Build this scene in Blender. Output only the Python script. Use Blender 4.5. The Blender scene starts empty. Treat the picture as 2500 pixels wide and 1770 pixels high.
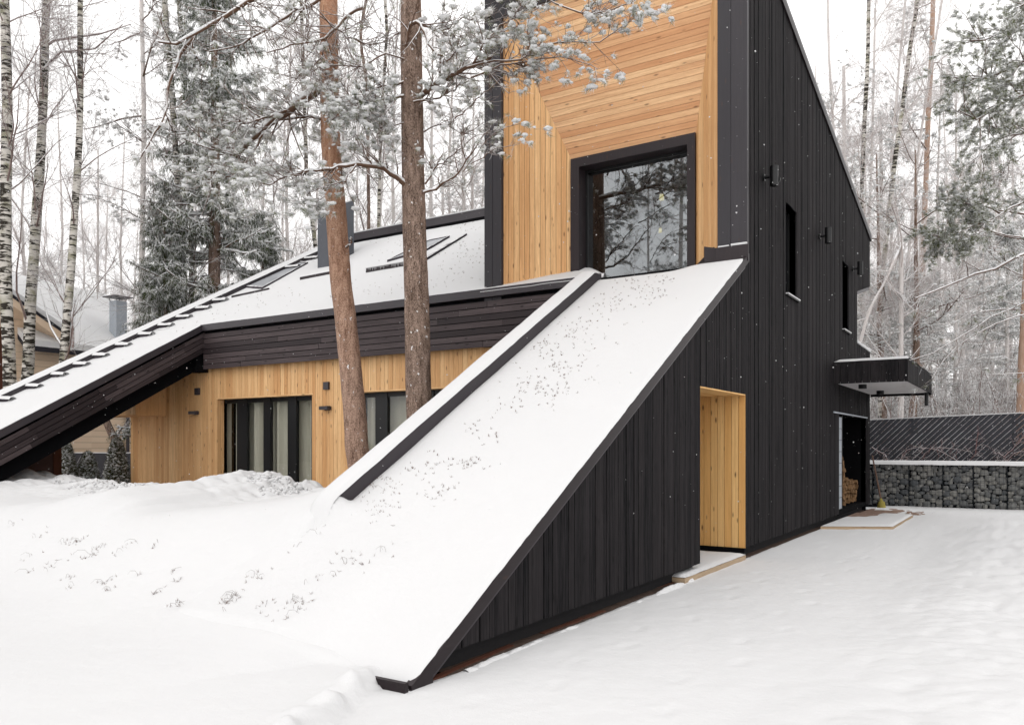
import bpy, bmesh, math, random
import numpy as np
from mathutils import Vector, Matrix
random.seed(7)
RNG = np.random.default_rng(7)
sc = bpy.context.scene
col = sc.collection
PI = math.pi

# ------------------------------------------------------------------ camera
F_PX, CX, HY, EYE = 1980.0, 1250.0, 1090.0, 1.5      # focal length, principal column, horizon row in a 2500 px wide frame
PSI = math.atan((2515.0 - CX) / F_PX)
cd = bpy.data.cameras.new('camera'); cam = bpy.data.objects.new('camera', cd); col.objects.link(cam)
cam.location = (0, 0, EYE); cam.rotation_euler = (PI/2, 0, PSI)
cd.sensor_width = 36; cd.lens = F_PX/2500*36; cd.shift_y = (HY-885)/2500
cd.clip_start = 0.1; cd.clip_end = 2000
sc.camera = cam
# ------------------------------------------------------------------ light
SUN_EL, SUN_AZ = math.radians(45), math.radians(168)   # azimuth of the sun, measured clockwise from +Y
w = bpy.data.worlds.new('World'); sc.world = w; w.use_nodes = True
nt = w.node_tree; nt.nodes.clear()
sky = nt.nodes.new('ShaderNodeTexSky'); sky.sky_type = 'NISHITA'; sky.sun_disc = False
sky.sun_elevation = SUN_EL; sky.sun_rotation = SUN_AZ; sky.air_density = 1; sky.dust_density = 6; sky.ozone_density = 0
sk = nt.nodes.new('ShaderNodeBackground'); sk.inputs[1].default_value = 0.02
ov = nt.nodes.new('ShaderNodeBackground'); ov.inputs[0].default_value = (1, 0.988, 0.982, 1); ov.inputs[1].default_value = 1.10
hs = nt.nodes.new('ShaderNodeHueSaturation'); hs.inputs['Saturation'].default_value = 0.15
ad = nt.nodes.new('ShaderNodeAddShader'); wo = nt.nodes.new('ShaderNodeOutputWorld')
nt.links.new(sky.outputs[0], hs.inputs['Color']); nt.links.new(hs.outputs[0], sk.inputs[0])
nt.links.new(sk.outputs[0], ad.inputs[0]); nt.links.new(ov.outputs[0], ad.inputs[1]); nt.links.new(ad.outputs[0], wo.inputs[0])
sd = bpy.data.lights.new('sun', 'SUN'); sd.energy = 0.55; sd.angle = math.radians(45); sd.color = (1, 0.97, 0.93)
so = bpy.data.objects.new('sun', sd); col.objects.link(so)
so.rotation_euler = (PI/2-SUN_EL, 0, PI-SUN_AZ)
sc.view_settings.view_transform = 'Standard'; sc.view_settings.look = 'None'
sc.view_settings.exposure = 0.42; sc.view_settings.gamma = 1
try:
    sc.cycles.volume_bounces = 1; sc.cycles.transparent_max_bounces = 8; sc.cycles.max_bounces = 6
    sc.cycles.diffuse_bounces = 3; sc.cycles.glossy_bounces = 3; sc.cycles.volume_max_steps = 64
except Exception: pass

# ------------------------------------------------------------------ camera geometry: a direction seen in the photograph -> a point on a measured plane
FW = np.array([-math.sin(PSI), math.cos(PSI)]); RT = np.array([math.cos(PSI), math.sin(PSI)])
def ray(u, v):
    a = (u-CX)/F_PX; b = (HY-v)/F_PX
    return np.array([FW[0]+a*RT[0], FW[1]+a*RT[1], b])
def on_x(u, v, x): r = ray(u, v); t = x/r[0]; return np.array([x, r[1]*t, EYE+r[2]*t])
def on_y(u, v, y): r = ray(u, v); t = y/r[1]; return np.array([r[0]*t, y, EYE+r[2]*t])
def on_z(u, v, z): r = ray(u, v); t = (z-EYE)/r[2]; return np.array([r[0]*t, r[1]*t, z])
RA, RS = -2.4056, 0.5738
def Rz(y): return RA+RS*y                              # the one roof plane of the house
def on_roof(u, v, h=0.0): r = ray(u, v); t = (RA+h-EYE)/(r[2]-RS*r[1]); return np.array([r[0]*t, r[1]*t, EYE+r[2]*t])
def at_d(u, v, d): r = ray(u, v)*d; return np.array([r[0], r[1], EYE+r[2]])

# ------------------------------------------------------------------ object helpers
def tag(o, label=None, cat=None, group=None, kind=None):
    if label: o['label'] = label
    if cat: o['category'] = cat
    if group: o['group'] = group
    if kind: o['kind'] = kind
    return o
def empty(name, loc=(0, 0, 0), rz=0, parent=None):
    o = bpy.data.objects.new(name, None); col.objects.link(o); o.location = loc; o.rotation_euler = (0, 0, rz)
    o.empty_display_size = 0.2
    if parent: o.parent = parent
    return o
def link(name, me, mat, parent=None):
    o = bpy.data.objects.new(name, me); col.objects.link(o)
    if mat is not None: me.materials.append(mat)
    if parent is not None:
        o.parent = parent; off = Vector((0, 0, 0)); p = parent
        while p is not None: off += p.location; p = p.parent
        if off.length > 0: me.transform(Matrix.Translation(-off))   # meshes are written in world metres, the thing's origin is its base
    return o
def quick_mesh(name, V, Fc, smooth=False, rnd=None):
    """V (n,3); Fc (m,k) equal-size faces"""
    V = np.asarray(V, dtype=np.float32).reshape(-1, 3); Fc = np.asarray(Fc, dtype=np.int32)
    me = bpy.data.meshes.new(name); k = Fc.shape[1]; m = Fc.shape[0]
    me.vertices.add(len(V)); me.vertices.foreach_set('co', V.ravel())
    me.loops.add(m*k); me.loops.foreach_set('vertex_index', Fc.ravel())
    me.polygons.add(m); me.polygons.foreach_set('loop_start', np.arange(0, m*k, k, dtype=np.int32))
    try: me.polygons.foreach_set('loop_total', np.full(m, k, dtype=np.int32))
    except Exception: pass
    if smooth: me.polygons.foreach_set('use_smooth', np.ones(m, dtype=bool))
    if rnd is not None:
        a = me.attributes.new('rnd', 'FLOAT', 'FACE'); a.data.foreach_set('value', np.asarray(rnd, dtype=np.float32))
    me.update(calc_edges=True)
    return me
class MB:
    """collects polygons of any size with a random number and a grain uv each"""
    def __init__(s): s.v = []; s.f = []; s.r = []; s.uv = []
    def poly(s, pts, rnd=0.5, uvs=None):
        b = len(s.v); s.v += [tuple(map(float, p)) for p in pts]; s.f.append(tuple(range(b, b+len(pts)))); s.r.append(rnd)
        if uvs is None: uvs = [(0, 0)]*len(pts)
        s.uv += [tuple(map(float, q)) for q in uvs]
    def hexa(s, c, rnd=0.5, uvf=None):
        """c: 8 corners, 0-3 bottom loop, 4-7 the same loop on top"""
        for q in ((3, 2, 1, 0), (4, 5, 6, 7), (0, 1, 5, 4), (1, 2, 6, 5), (2, 3, 7, 6), (3, 0, 4, 7)):
            p = [c[i] for i in q]; s.poly(p, rnd, [uvf(x) for x in p] if uvf else None)
    def box(s, x0, x1, y0, y1, z0, z1, rnd=0.5, uvf=None):
        s.hexa([(x0, y0, z0), (x1, y0, z0), (x1, y1, z0), (x0, y1, z0), (x0, y0, z1), (x1, y0, z1), (x1, y1, z1), (x0, y1, z1)], rnd, uvf or (lambda p: (p[2], p[0]+p[1])))
    def prism(s, poly, off, rnd=0.5, uvf=None):
        """extrude a planar polygon by the vector off"""
        P = [np.array(p, float) for p in poly]; Q = [p+np.array(off, float) for p in P]; n = len(P)
        f = (lambda L: [uvf(x) for x in L]) if uvf else (lambda L: None)
        s.poly(P, rnd, f(P)); s.poly(Q[::-1], rnd, f(Q[::-1]))
        for i in range(n):
            L = [P[i], Q[i], Q[(i+1) % n], P[(i+1) % n]]; s.poly(L, rnd, f(L))
    def cyl(s, p0, p1, r, n=16, r1=None, rnd=0.5):
        p0 = np.array(p0, float); p1 = np.array(p1, float); r1 = r if r1 is None else r1
        d = (p1-p0)/np.linalg.norm(p1-p0); a = np.cross(d, [0, 0, 1] if abs(d[2]) < .9 else [1, 0, 0]); a /= np.linalg.norm(a); b = np.cross(d, a)
        A = [p0+r*(math.cos(t)*a+math.sin(t)*b) for t in np.linspace(0, 2*PI, n, endpoint=False)]
        B = [p1+r1*(math.cos(t)*a+math.sin(t)*b) for t in np.linspace(0, 2*PI, n, endpoint=False)]
        for i in range(n): s.poly([A[i], A[(i+1) % n], B[(i+1) % n], B[i]], rnd)
        s.poly(A[::-1], rnd); s.poly(B, rnd)
    def build(s, name, mat, parent=None, smooth=False, bevel=0):
        me = bpy.data.meshes.new(name); me.from_pydata(s.v, [], s.f)
        a = me.attributes.new('rnd', 'FLOAT', 'FACE'); a.data.foreach_set('value', np.array(s.r, dtype=np.float32))
        ul = me.uv_layers.new(name='grain'); ul.data.foreach_set('uv', np.array(s.uv, dtype=np.float32).ravel())
        bm = bmesh.new(); bm.from_mesh(me); bmesh.ops.recalc_face_normals(bm, faces=bm.faces); bm.to_mesh(me); bm.free()
        if smooth:
            me.polygons.foreach_set('use_smooth', np.ones(len(me.polygons), dtype=bool))
        me.update()
        o = link(name, me, mat, parent)
        if bevel:
            m = o.modifiers.new('bevel', 'BEVEL'); m.width = bevel; m.segments = 2; m.limit_method = 'ANGLE'
        return o

def clip(poly, a, lim, keep_ge):
    out = []; n = len(poly)
    for i in range(n):
        p, q = poly[i], poly[(i+1) % n]; dp = (p[a]-lim)*(1 if keep_ge else -1); dq = (q[a]-lim)*(1 if keep_ge else -1)
        if dp >= 0: out.append(p)
        if (dp >= 0) != (dq >= 0):
            t = dp/(dp-dq); out.append((p[0]+(q[0]-p[0])*t, p[1]+(q[1]-p[1])*t))
    return out
def boards(mb, O, A, B, N, poly, edges, gap=0.008, th=0.02, jit=0.004, cuts=None, rng=None):
    """boards running along B, side by side along A (strip limits in edges), clipped to the 2-D polygon poly in (A,B) coordinates"""
    O, A, B, N = [np.array(k, float) for k in (O, A, B, N)]; rng = rng or random
    for i in range(len(edges)-1):
        e0, e1 = edges[i]+gap/2, edges[i+1]-gap/2
        if e1 <= e0: continue
        pc = clip(clip(poly, 0, e0, True), 0, e1, False)
        if len(pc) < 3: continue
        bs = [p[1] for p in pc]; lo, hi = min(bs), max(bs); segs = [(lo-1, hi+1)]
        if cuts:
            c = lo-rng.uniform(0, cuts); segs = []
            while c < hi:
                n = c+rng.uniform(.6, 1.4)*cuts; segs.append((c+.0015, n-.0015)); c = n
        for s0, s1 in segs:
            q = clip(clip(pc, 1, s0, True), 1, s1, False)
            if len(q) < 3: continue
            r = rng.random(); t = th+rng.uniform(-jit, jit); ru = rng.random()*40
            uvf = lambda P: (float(np.dot(P-O, B))+ru, float(np.dot(P-O, A))+i*0.37)
            base = [O+A*a+B*b for a, b in q]; top = [p+N*t for p in base]
            mb.poly(top, r, [uvf(p) for p in top]); m = len(base)
            for k in range(m):
                L = [base[k], base[(k+1) % m], top[(k+1) % m], top[k]]; mb.poly(L, r, [uvf(p) for p in L])
def even(a, b, w): n = max(1, round((b-a)/w)); return list(np.linspace(a, b, n+1))
def uneven(a, b, ws, rng=random):
    e = [a]
    while e[-1] < b: e.append(e[-1]+rng.choice(ws))
    e[-1] = b
    if len(e) > 2 and e[-1]-e[-2] < min(ws)*.6: e.pop(-2)
    return e

# ------------------------------------------------------------------ materials
class NT:
    def __init__(s, name):
        s.m = bpy.data.materials.new(name); s.m.use_nodes = True; s.t = s.m.node_tree; s.t.nodes.clear()
        s.out = s.n('ShaderNodeOutputMaterial')
    def n(s, t, **k):
        o = s.t.nodes.new(t)
        for a, b in k.items(): setattr(o, a, b)
        return o
    def l(s, a, b): s.t.links.new(a, b)
    def val(s, sock, v):
        if hasattr(v, 'links') or isinstance(v, bpy.types.NodeSocket): s.l(v, sock)
        else: sock.default_value = v if not (isinstance(v, tuple) and len(v) == 3 and sock.type == 'RGBA') else (*v, 1)
    def math(s, op, a, b=0.0, clamp=False):
        o = s.n('ShaderNodeMath', operation=op); o.use_clamp = clamp; s.val(o.inputs[0], a); s.val(o.inputs[1], b); return o.outputs[0]
    def mix(s, f, a, b):
        o = s.n('ShaderNodeMix', data_type='RGBA'); s.val(o.inputs['Factor'], f); s.val(o.inputs['A'], a) if False else None
        s.val(o.inputs[6], a); s.val(o.inputs[7], b); return o.outputs[2]
    def ramp(s, f, pts):
        o = s.n('ShaderNodeValToRGB'); s.l(f, o.inputs[0]); e = o.color_ramp.elements
        while len(e) < len(pts): e.new(.5)
        for i, (p, c) in enumerate(pts):
            e[i].position = p; e[i].color = (c, c, c, 1) if not isinstance(c, tuple) else (*c, 1)
        return o.outputs[0]
    def noise(s, vec, scale, detail=3, rough=.5, dist=0):
        o = s.n('ShaderNodeTexNoise'); s.l(vec, o.inputs['Vector']); o.inputs['Scale'].default_value = scale; o.inputs['Detail'].default_value = detail
        o.inputs['Roughness'].default_value = rough; o.inputs['Distortion'].default_value = dist; return o.outputs[0]
    def scale(s, vec, sc_):
        o = s.n('ShaderNodeMapping'); s.l(vec, o.inputs[0]); o.inputs['Scale'].default_value = sc_; return o.outputs[0]
    def bsdf(s, c, rough=.7, spec=.3, bump=None, bstr=.2, bdist=.01, metal=0):
        o = s.n('ShaderNodeBsdfPrincipled'); s.val(o.inputs['Base Color'], c); s.val(o.inputs['Roughness'], rough)
        o.inputs['Specular IOR Level'].default_value = spec; o.inputs['Metallic'].default_value = metal
        if bump is not None:
            b = s.n('ShaderNodeBump'); s.l(bump, b.inputs['Height']); b.inputs['Strength'].default_value = bstr; b.inputs['Distance'].default_value = bdist
            s.l(b.outputs[0], o.inputs['Normal'])
        return o.outputs[0]
    def end(s, sh): s.l(sh, s.out.inputs[0]); return s.m
def attr(t, name='rnd'): o = t.n('ShaderNodeAttribute'); o.attribute_name = name; return o.outputs['Fac']
def up_z(t):
    g = t.n('ShaderNodeNewGeometry'); x = t.n('ShaderNodeSeparateXYZ'); t.l(g.outputs['Normal'], x.inputs[0]); return x.outputs[2]
SNOWC = (.78, .78, .785)

def wood(name, ca, cb, grain, knot=(.12, .05, .02), knots=.6, rough=.65, spec=.25, gs=1.0, ga=.5):
    t = NT(name); uv = t.n('ShaderNodeUVMap', uv_map='grain').outputs[0]; r = attr(t)
    base = t.mix(r, ca, cb)
    g1 = t.noise(t.scale(uv, (1.3*gs, 34*gs, 1)), 1, 4, .6, .6)
    g2 = t.noise(t.scale(uv, (9*gs, 160*gs, 1)), 1, 2, .5)
    gg = t.math('ADD', t.math('MULTIPLY', g1, .7), t.math('MULTIPLY', g2, .3))
    gf = t.ramp(gg, [(.36, 0.0), (.64, 1.0)])
    c = t.mix(t.math('MULTIPLY', gf, ga), base, grain)
    if knots:
        v = t.n('ShaderNodeTexVoronoi'); v.feature = 'F1'; t.l(t.scale(uv, (3.1, 9.6, 1)), v.inputs['Vector']); v.inputs['Scale'].default_value = 1
        k = t.ramp(v.outputs['Distance'], [(.055, knots), (.17, 0.0)])
        c = t.mix(k, c, knot)
    return t.end(t.bsdf(c, rough, spec, gg, .25, .004))
M = {}
M['larch'] = wood('larch_cladding', (.66, .36, .155), (.90, .60, .31), (.42, .205, .08), ga=.6, knots=.75)
M['larch_top'] = wood('larch_cladding_fresh', (.66, .345, .17), (.89, .60, .34), (.44, .20, .09), ga=.6, knots=.7)
M['larch_door'] = wood('larch_door_boards', (.76, .42, .145), (.88, .575, .25), (.52, .26, .085), ga=.5, knots=.9)
M['char'] = wood('charred_black_cladding', (.0015, .002, .003), (.017, .015, .016), (.046, .041, .043), knot=(.002, .002, .002), rough=.75, spec=.07, ga=.6)
M['char2'] = wood('stained_dark_fascia_boards', (.026, .018, .020), (.105, .080, .082), (.016, .010, .011), knot=(.006, .004, .004), knots=.95, rough=.6, spec=.3, ga=.6)
M['frame'] = wood('dark_brown_painted_frame', (.022, .015, .017), (.032, .023, .026), (.015, .010, .012), knots=.2, rough=.5, spec=.35, ga=.5)
M['post'] = wood('dark_grey_painted_post', (.030, .028, .033), (.042, .037, .043), (.026, .023, .027), knots=.2, rough=.5, spec=.35, ga=.5)
M['tanwood'] = wood('tan_painted_boards', (.66, .50, .36), (.74, .58, .43), (.60, .44, .31), knots=0, ga=.3)
M['redbrown'] = wood('red_brown_wood', (.085, .028, .016), (.11, .04, .022), (.06, .02, .01), knots=0)
def plain(name, c, rough=.5, spec=.3, ns=0, nb=0, metal=0, var=.15):
    t = NT(name); tc = t.n('ShaderNodeTexCoord').outputs['Object']
    n = t.noise(tc, ns or 8, 4); k = t.math('ADD', t.math('MULTIPLY', n, var*2), 1-var)
    hsv = t.n('ShaderNodeHueSaturation'); hsv.inputs['Color'].default_value = (*c, 1); t.l(k, hsv.inputs['Value'])
    return t.end(t.bsdf(hsv.outputs[0], rough, spec, n if nb else None, nb, .01, metal))
M['metal'] = plain('dark_grey_sheet_metal', (.046, .039, .045), .42, .4, 3, 0, 0, .12)
M['chim'] = plain('grey_chimney_sheet', (.085, .09, .105), .5, .35, 5)
M['lightmetal'] = plain('galvanised_grey_sheet', (.36, .39, .43), .5, .35, 5)
M['black'] = plain('matt_black_metal', (.008, .008, .009), .45, .4, 20)
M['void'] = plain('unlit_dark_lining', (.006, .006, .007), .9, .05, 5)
M['found'] = plain('dark_plinth', (.020, .019, .020), .85, .1, 12, .4)
M['soffit'] = plain('pale_grey_soffit_board', (.62, .60, .60), .8, .1, 4)
M['brownwall'] = plain('rough_brown_render', (.085, .055, .05), .9, .1, 60, .6, 0, .35)
M['room'] = plain('interior_wall', (.10, .09, .085), .8, .1, 3)
M['brass'] = plain('brass', (.6, .4, .1), .3, .5, 3)
M['straw'] = plain('yellow_broom_straw', (.32, .27, .07), .8, .1, 60, .4, 0, .4)
M['stick'] = plain('brown_broom_stick', (.16, .10, .075), .7, .2, 20)
M['dirt'] = plain('bare_brown_soil', (.06, .042, .034), .95, .05, 18, .5, 0, .6)
M['swept'] = plain('swept_brown_ground', (.24, .165, .13), .95, .05, 14, .5, 0, .6)
M['fenceboard'] = plain('dark_grey_fence_board', (.040, .041, .050), .5, .35, 6, 0, 0, .3)
M['wire'] = plain('dark_blue_grey_wire', (.022, .028, .036), .5, .4, 6)
M['tile'] = plain('dark_roof_tile_edge', (.03, .028, .035), .7, .2, 10)
def snow_mat(name, bs=.25, sc_=9, pits=False):
    t = NT(name); tc = t.n('ShaderNodeTexCoord').outputs['Object']
    a = t.noise(tc, sc_, 5, .6); b = t.noise(tc, sc_*14, 3, .6); h = t.math('ADD', a, t.math('MULTIPLY', b, .25))
    k = t.mix(t.noise(tc, .6, 2), (.59, .59, .594), (.625, .624, .627))
    p = t.n('ShaderNodeBsdfPrincipled'); t.l(k, p.inputs['Base Color']); p.inputs['Roughness'].default_value = .75; p.inputs['Specular IOR Level'].default_value = .15
    bb = t.n('ShaderNodeBump'); t.l(h, bb.inputs['Height']); bb.inputs['Strength'].default_value = bs; bb.inputs['Distance'].default_value = .03; t.l(bb.outputs[0], p.inputs['Normal'])
    return t.end(p.outputs[0])
def clump_mat():
    t = NT('loose_snow_clump'); d = t.n('ShaderNodeBsdfDiffuse'); d.inputs[0].default_value = (.93, .93, .935, 1); tr = t.n('ShaderNodeBsdfTranslucent'); tr.inputs[0].default_value = (.95, .95, .95, 1)
    m = t.n('ShaderNodeMixShader'); m.inputs[0].default_value = .45; t.l(d.outputs[0], m.inputs[1]); t.l(tr.outputs[0], m.inputs[2]); return t.end(m.outputs[0])
M['clump'] = clump_mat()
M['snow'] = snow_mat('fresh_snow'); M['snowcap'] = snow_mat('snow_cap', .15, 14)
def snowy(name, build_color, lo=.25, hi=.6, n_amp=.5, ns=14, rough=.85, bump=None):
    """a surface with snow lying wherever it faces up"""
    t = NT(name); tc = t.n('ShaderNodeTexCoord').outputs['Object']; c, h = build_color(t, tc)
    z = t.math('ADD', up_z(t), t.math('MULTIPLY', t.math('SUBTRACT', t.noise(tc, ns, 3), .5), n_amp))
    f = t.ramp(z, [(lo, 0.0), (hi, 1.0)])
    return t.end(t.bsdf(t.mix(f, c, SNOWC), rough, .15, h, .5, .02))
def c_twig(a, b):
    def f(t, tc): n = t.noise(tc, 3, 3); return t.mix(n, a, b), None
    return f
M['twig'] = snowy('snowy_brown_twig', c_twig((.16, .115, .10), (.30, .23, .205)), -.45, .10)
M['twig_red'] = snowy('snowy_reddish_birch_twig', c_twig((.17, .12, .108), (.28, .21, .19)), -.35, .2)
M['snowymetal'] = snowy('snow_dusted_metal', c_twig((.05, .043, .05), (.075, .065, .075)), .72, .92, .7, 6)
M['vine'] = snowy('reddish_climber_stem', c_twig((.15, .065, .06), (.26, .13, .12)), .2, .7)
M['twig_far'] = snowy('snowy_hazed_far_twig', c_twig((.44, .36, .34), (.62, .55, .52)), -.45, .1)  # snow lies on top; base colour lightened in place of distance haze
M['limb'] = snowy('snowy_pine_limb', c_twig((.09, .05, .034), (.18, .11, .075)), -.05, .35)
def c_pine(t, tc):
    s1 = t.scale(tc, (9, 9, 2.2)); vo = t.n('ShaderNodeTexVoronoi'); vo.feature = 'DISTANCE_TO_EDGE'; t.l(t.scale(tc, (16, 16, 4.5)), vo.inputs['Vector']); n = t.math('ADD', t.math('MULTIPLY', t.noise(s1, 1.6, 5, .65, .8), .75), t.math('MULTIPLY', t.ramp(vo.outputs['Distance'], [(.0, 0.0), (.14, 1.0)]), .22)); n2 = t.noise(t.scale(tc, (30, 30, 7)), 1.5, 3, .6)
    h = t.math('ADD', n, t.math('MULTIPLY', n2, .4))
    sz = t.n('ShaderNodeSeparateXYZ'); t.l(tc, sz.inputs[0]); up = t.ramp(t.math('MULTIPLY', t.math('ADD', sz.outputs[2], t.math('MULTIPLY', t.noise(tc, .8, 3), 3.0)), .1), [(.40, 0.0), (.85, 1.0)])
    lowc = t.mix(t.ramp(n, [(.35, 0.0), (.65, 1.0)]), (.10, .055, .038), (.46, .31, .235))
    hic = t.mix(t.ramp(n, [(.35, 0.0), (.65, 1.0)]), (.26, .12, .07), (.52, .31, .20))
    c = t.mix(up, lowc, hic)
    sp = t.ramp(t.noise(t.scale(tc, (1, 1, .8)), 16, 3, .6), [(.67, 0.0), (.70, .95)])
    return t.mix(sp, c, SNOWC), h
M['pinebark'] = snowy('scots_pine_bark', c_pine, .5, .8, .5)
def c_pine2(t, tc):
    vo = t.n('ShaderNodeTexVoronoi'); vo.feature = 'DISTANCE_TO_EDGE'; t.l(t.scale(tc, (16, 16, 4.0)), vo.inputs['Vector']); n = t.math('ADD', t.math('MULTIPLY', t.noise(t.scale(tc, (9, 9, 2.2)), 1.6, 5, .65, .8), .75), t.math('MULTIPLY', t.ramp(vo.outputs['Distance'], [(.0, 0.0), (.14, 1.0)]), .24))
    c = t.mix(t.ramp(n, [(.38, 0.0), (.72, 1.0)]), (.065, .040, .028), (.38, .275, .22))
    sp = t.ramp(t.noise(t.scale(tc, (1, 1, .8)), 18, 3, .6), [(.66, 0.0), (.69, .95)])
    return t.mix(sp, c, SNOWC), n
M['pinebark_grey'] = snowy('grey_brown_pine_bark', c_pine2, .55, .8, .3)
def c_orange(t, tc):
    n = t.noise(t.scale(tc, (6, 6, 2)), 1.6, 4); return t.mix(n, (.30, .18, .125), (.48, .34, .26)), n
M['orangebark'] = snowy('orange_pine_bark', c_orange, .45, .75, .5, 5)
def c_farbark(t, tc):
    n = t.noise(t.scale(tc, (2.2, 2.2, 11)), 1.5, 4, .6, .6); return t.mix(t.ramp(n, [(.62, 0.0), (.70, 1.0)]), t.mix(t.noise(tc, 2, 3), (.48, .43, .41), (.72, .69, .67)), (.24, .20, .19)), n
M['farbark'] = snowy('haze_paled_bark', c_farbark, .3, .7, .6, 6)  # trunk tone paled so its colour carries the haze of the far wood
def c_birch(t, tc):
    n = t.noise(t.scale(tc, (2.2, 2.2, 11)), 1.5, 4, .6, .6); n2 = t.noise(t.scale(tc, (1, 1, .35)), 2.2, 3)
    bands = t.ramp(t.math('ADD', n, t.math('MULTIPLY', n2, .35)), [(.66, 0.0), (.72, 1.0)])
    c = t.mix(t.noise(tc, 5, 3), (.42, .39, .35), (.66, .63, .58))
    lich = t.ramp(t.noise(tc, 3.2, 4), [(.5, 0.0), (.66, .75)])
    c = t.mix(lich, c, (.19, .185, .10)); return t.mix(bands, c, (.035, .03, .024)), n
M['birchbark'] = snowy('birch_bark', c_birch, .4, .8, .6, 8)
def leaf(name, a, b, white):
    t = NT(name); r = attr(t); c = t.mix(t.math('FRACT', t.math('MULTIPLY', r, 7.13)), a, b)
    f = t.ramp(r, [(1-white-.01, 0.0), (1-white, 1.0)]); c = t.mix(f, c, SNOWC)
    d = t.n('ShaderNodeBsdfDiffuse'); t.l(c, d.inputs[0]); tr = t.n('ShaderNodeBsdfTranslucent'); t.l(c, tr.inputs[0])
    m = t.n('ShaderNodeMixShader'); m.inputs[0].default_value = .3; t.l(d.outputs[0], m.inputs[1]); t.l(tr.outputs[0], m.inputs[2]); return t.end(m.outputs[0])
M['needle'] = leaf('pine_needles', (.075, .10, .028), (.21, .225, .08), .42)
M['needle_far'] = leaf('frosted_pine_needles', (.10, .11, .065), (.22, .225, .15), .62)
M['spruce'] = leaf('spruce_needles', (.022, .040, .014), (.105, .125, .05), .32)
M['thuja'] = leaf('thuja_scales', (.035, .055, .02), (.15, .13, .06), .24)
M['sedum'] = leaf('dry_plant_stalks', (.085, .045, .032), (.22, .145, .105), .03)
def glass(name, refl, tint, rough=0.0):
    t = NT(name); g = t.n('ShaderNodeBsdfGlossy'); g.inputs['Roughness'].default_value = rough; g.inputs[0].default_value = (.95, .97, 1, 1)
    tr = t.n('ShaderNodeBsdfTransparent'); tr.inputs[0].default_value = (*tint, 1)
    lw = t.n('ShaderNodeLayerWeight'); lw.inputs[0].default_value = .5; fr = t.math('POWER', lw.outputs['Facing'], 5.0); m = t.n('ShaderNodeMixShader')
    t.l(t.math('ADD', fr, refl, True), m.inputs[0]); t.l(tr.outputs[0], m.inputs[1]); t.l(g.outputs[0], m.inputs[2]); return t.end(m.outputs[0])
M['glass'] = glass('coated_window_glass', .20, (.45, .5, .5)); M['doorglass'] = glass('door_glass', .03, (.93, .93, .92))
def emit(name, c, s): t = NT(name); e = t.n('ShaderNodeEmission'); e.inputs[0].default_value = (*c, 1); e.inputs[1].default_value = s; return t.end(e.outputs[0])
M['bulb'] = emit('lit_bulb_glow', (1, .72, .25), 1.6)
def curtain_mat():
    t = NT('sage_green_curtain'); d = t.bsdf((.56, .55, .47), .9, .05); return t.end(d)
M['curtain'] = curtain_mat()
def stone_mat():
    t = NT('grey_gabion_stone'); tc = t.n('ShaderNodeTexCoord').outputs['Object']; r = attr(t); n = t.noise(tc, 30, 4)
    c = t.mix(r, (.13, .14, .15), (.37, .36, .33)); c = t.mix(t.math('MULTIPLY', n, .5), c, (.06, .06, .06)); return t.end(t.bsdf(c, .85, .2, n, .4, .01))
M['stone'] = stone_mat()
def log_mat():
    t = NT('split_firewood'); tc = t.n('ShaderNodeTexCoord').outputs['Object']; n = t.noise(tc, 14, 3); c = t.mix(n, (.10, .05, .025), (.34, .21, .11)); return t.end(t.bsdf(c, .8, .1, n, .3, .01))
M['log'] = log_mat()

# ------------------------------------------------------------------ numpy noise
def _h(ix, iy, s):
    n = (ix*374761393+iy*668265263+s*974634777) & 0x7fffffff; n = ((n ^ (n >> 13))*1274126177) & 0x7fffffff
    return ((n ^ (n >> 16)) & 0xffff)/65535.0
def vnoise(x, y, s=0):
    x = np.asarray(x, float); y = np.asarray(y, float); ix = np.floor(x).astype(np.int64); iy = np.floor(y).astype(np.int64); fx = x-ix; fy = y-iy
    fx = fx*fx*(3-2*fx); fy = fy*fy*(3-2*fy)
    return (_h(ix, iy, s)*(1-fx)+_h(ix+1, iy, s)*fx)*(1-fy)+(_h(ix, iy+1, s)*(1-fx)+_h(ix+1, iy+1, s)*fx)*fy
def fbm(x, y, o=4, s=0):
    r = 0; a = .5
    for k in range(o): r = r+a*(vnoise(x*2**k, y*2**k, s+k*17)-.5); a *= .5
    return r*2
def lumps(x, y, s=0):
    """rounded chunks: distance to the nearest of jittered points"""
    x = np.asarray(x, float); y = np.asarray(y, float); ix = np.floor(x).astype(np.int64); iy = np.floor(y).astype(np.int64); best = np.full(x.shape, 9.0)
    for a in (-1, 0, 1):
        for b in (-1, 0, 1):
            cx = ix+a+_h(ix+a, iy+b, s); cy = iy+b+_h(ix+a, iy+b, s+5); rr = .45+.5*_h(ix+a, iy+b, s+9)
            best = np.minimum(best, np.hypot(x-cx, y-cy)/rr)
    return np.sqrt(np.clip(1-best**2, 0, 1))
def sstep(a, b, x): t = np.clip((x-a)/(b-a), 0, 1); return t*t*(3-2*t)
def grid_mesh(name, X, Y, Z, mat, parent=None, smooth=True):
    """X, Y, Z 2-D arrays"""
    n, m = X.shape; V = np.stack([X, Y, Z], -1).reshape(-1, 3); i = np.arange(n*m).reshape(n, m)
    Fc = np.stack([i[:-1, :-1], i[1:, :-1], i[1:, 1:], i[:-1, 1:]], -1).reshape(-1, 4)
    return link(name, quick_mesh(name, V, Fc, smooth), mat, parent)
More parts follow.
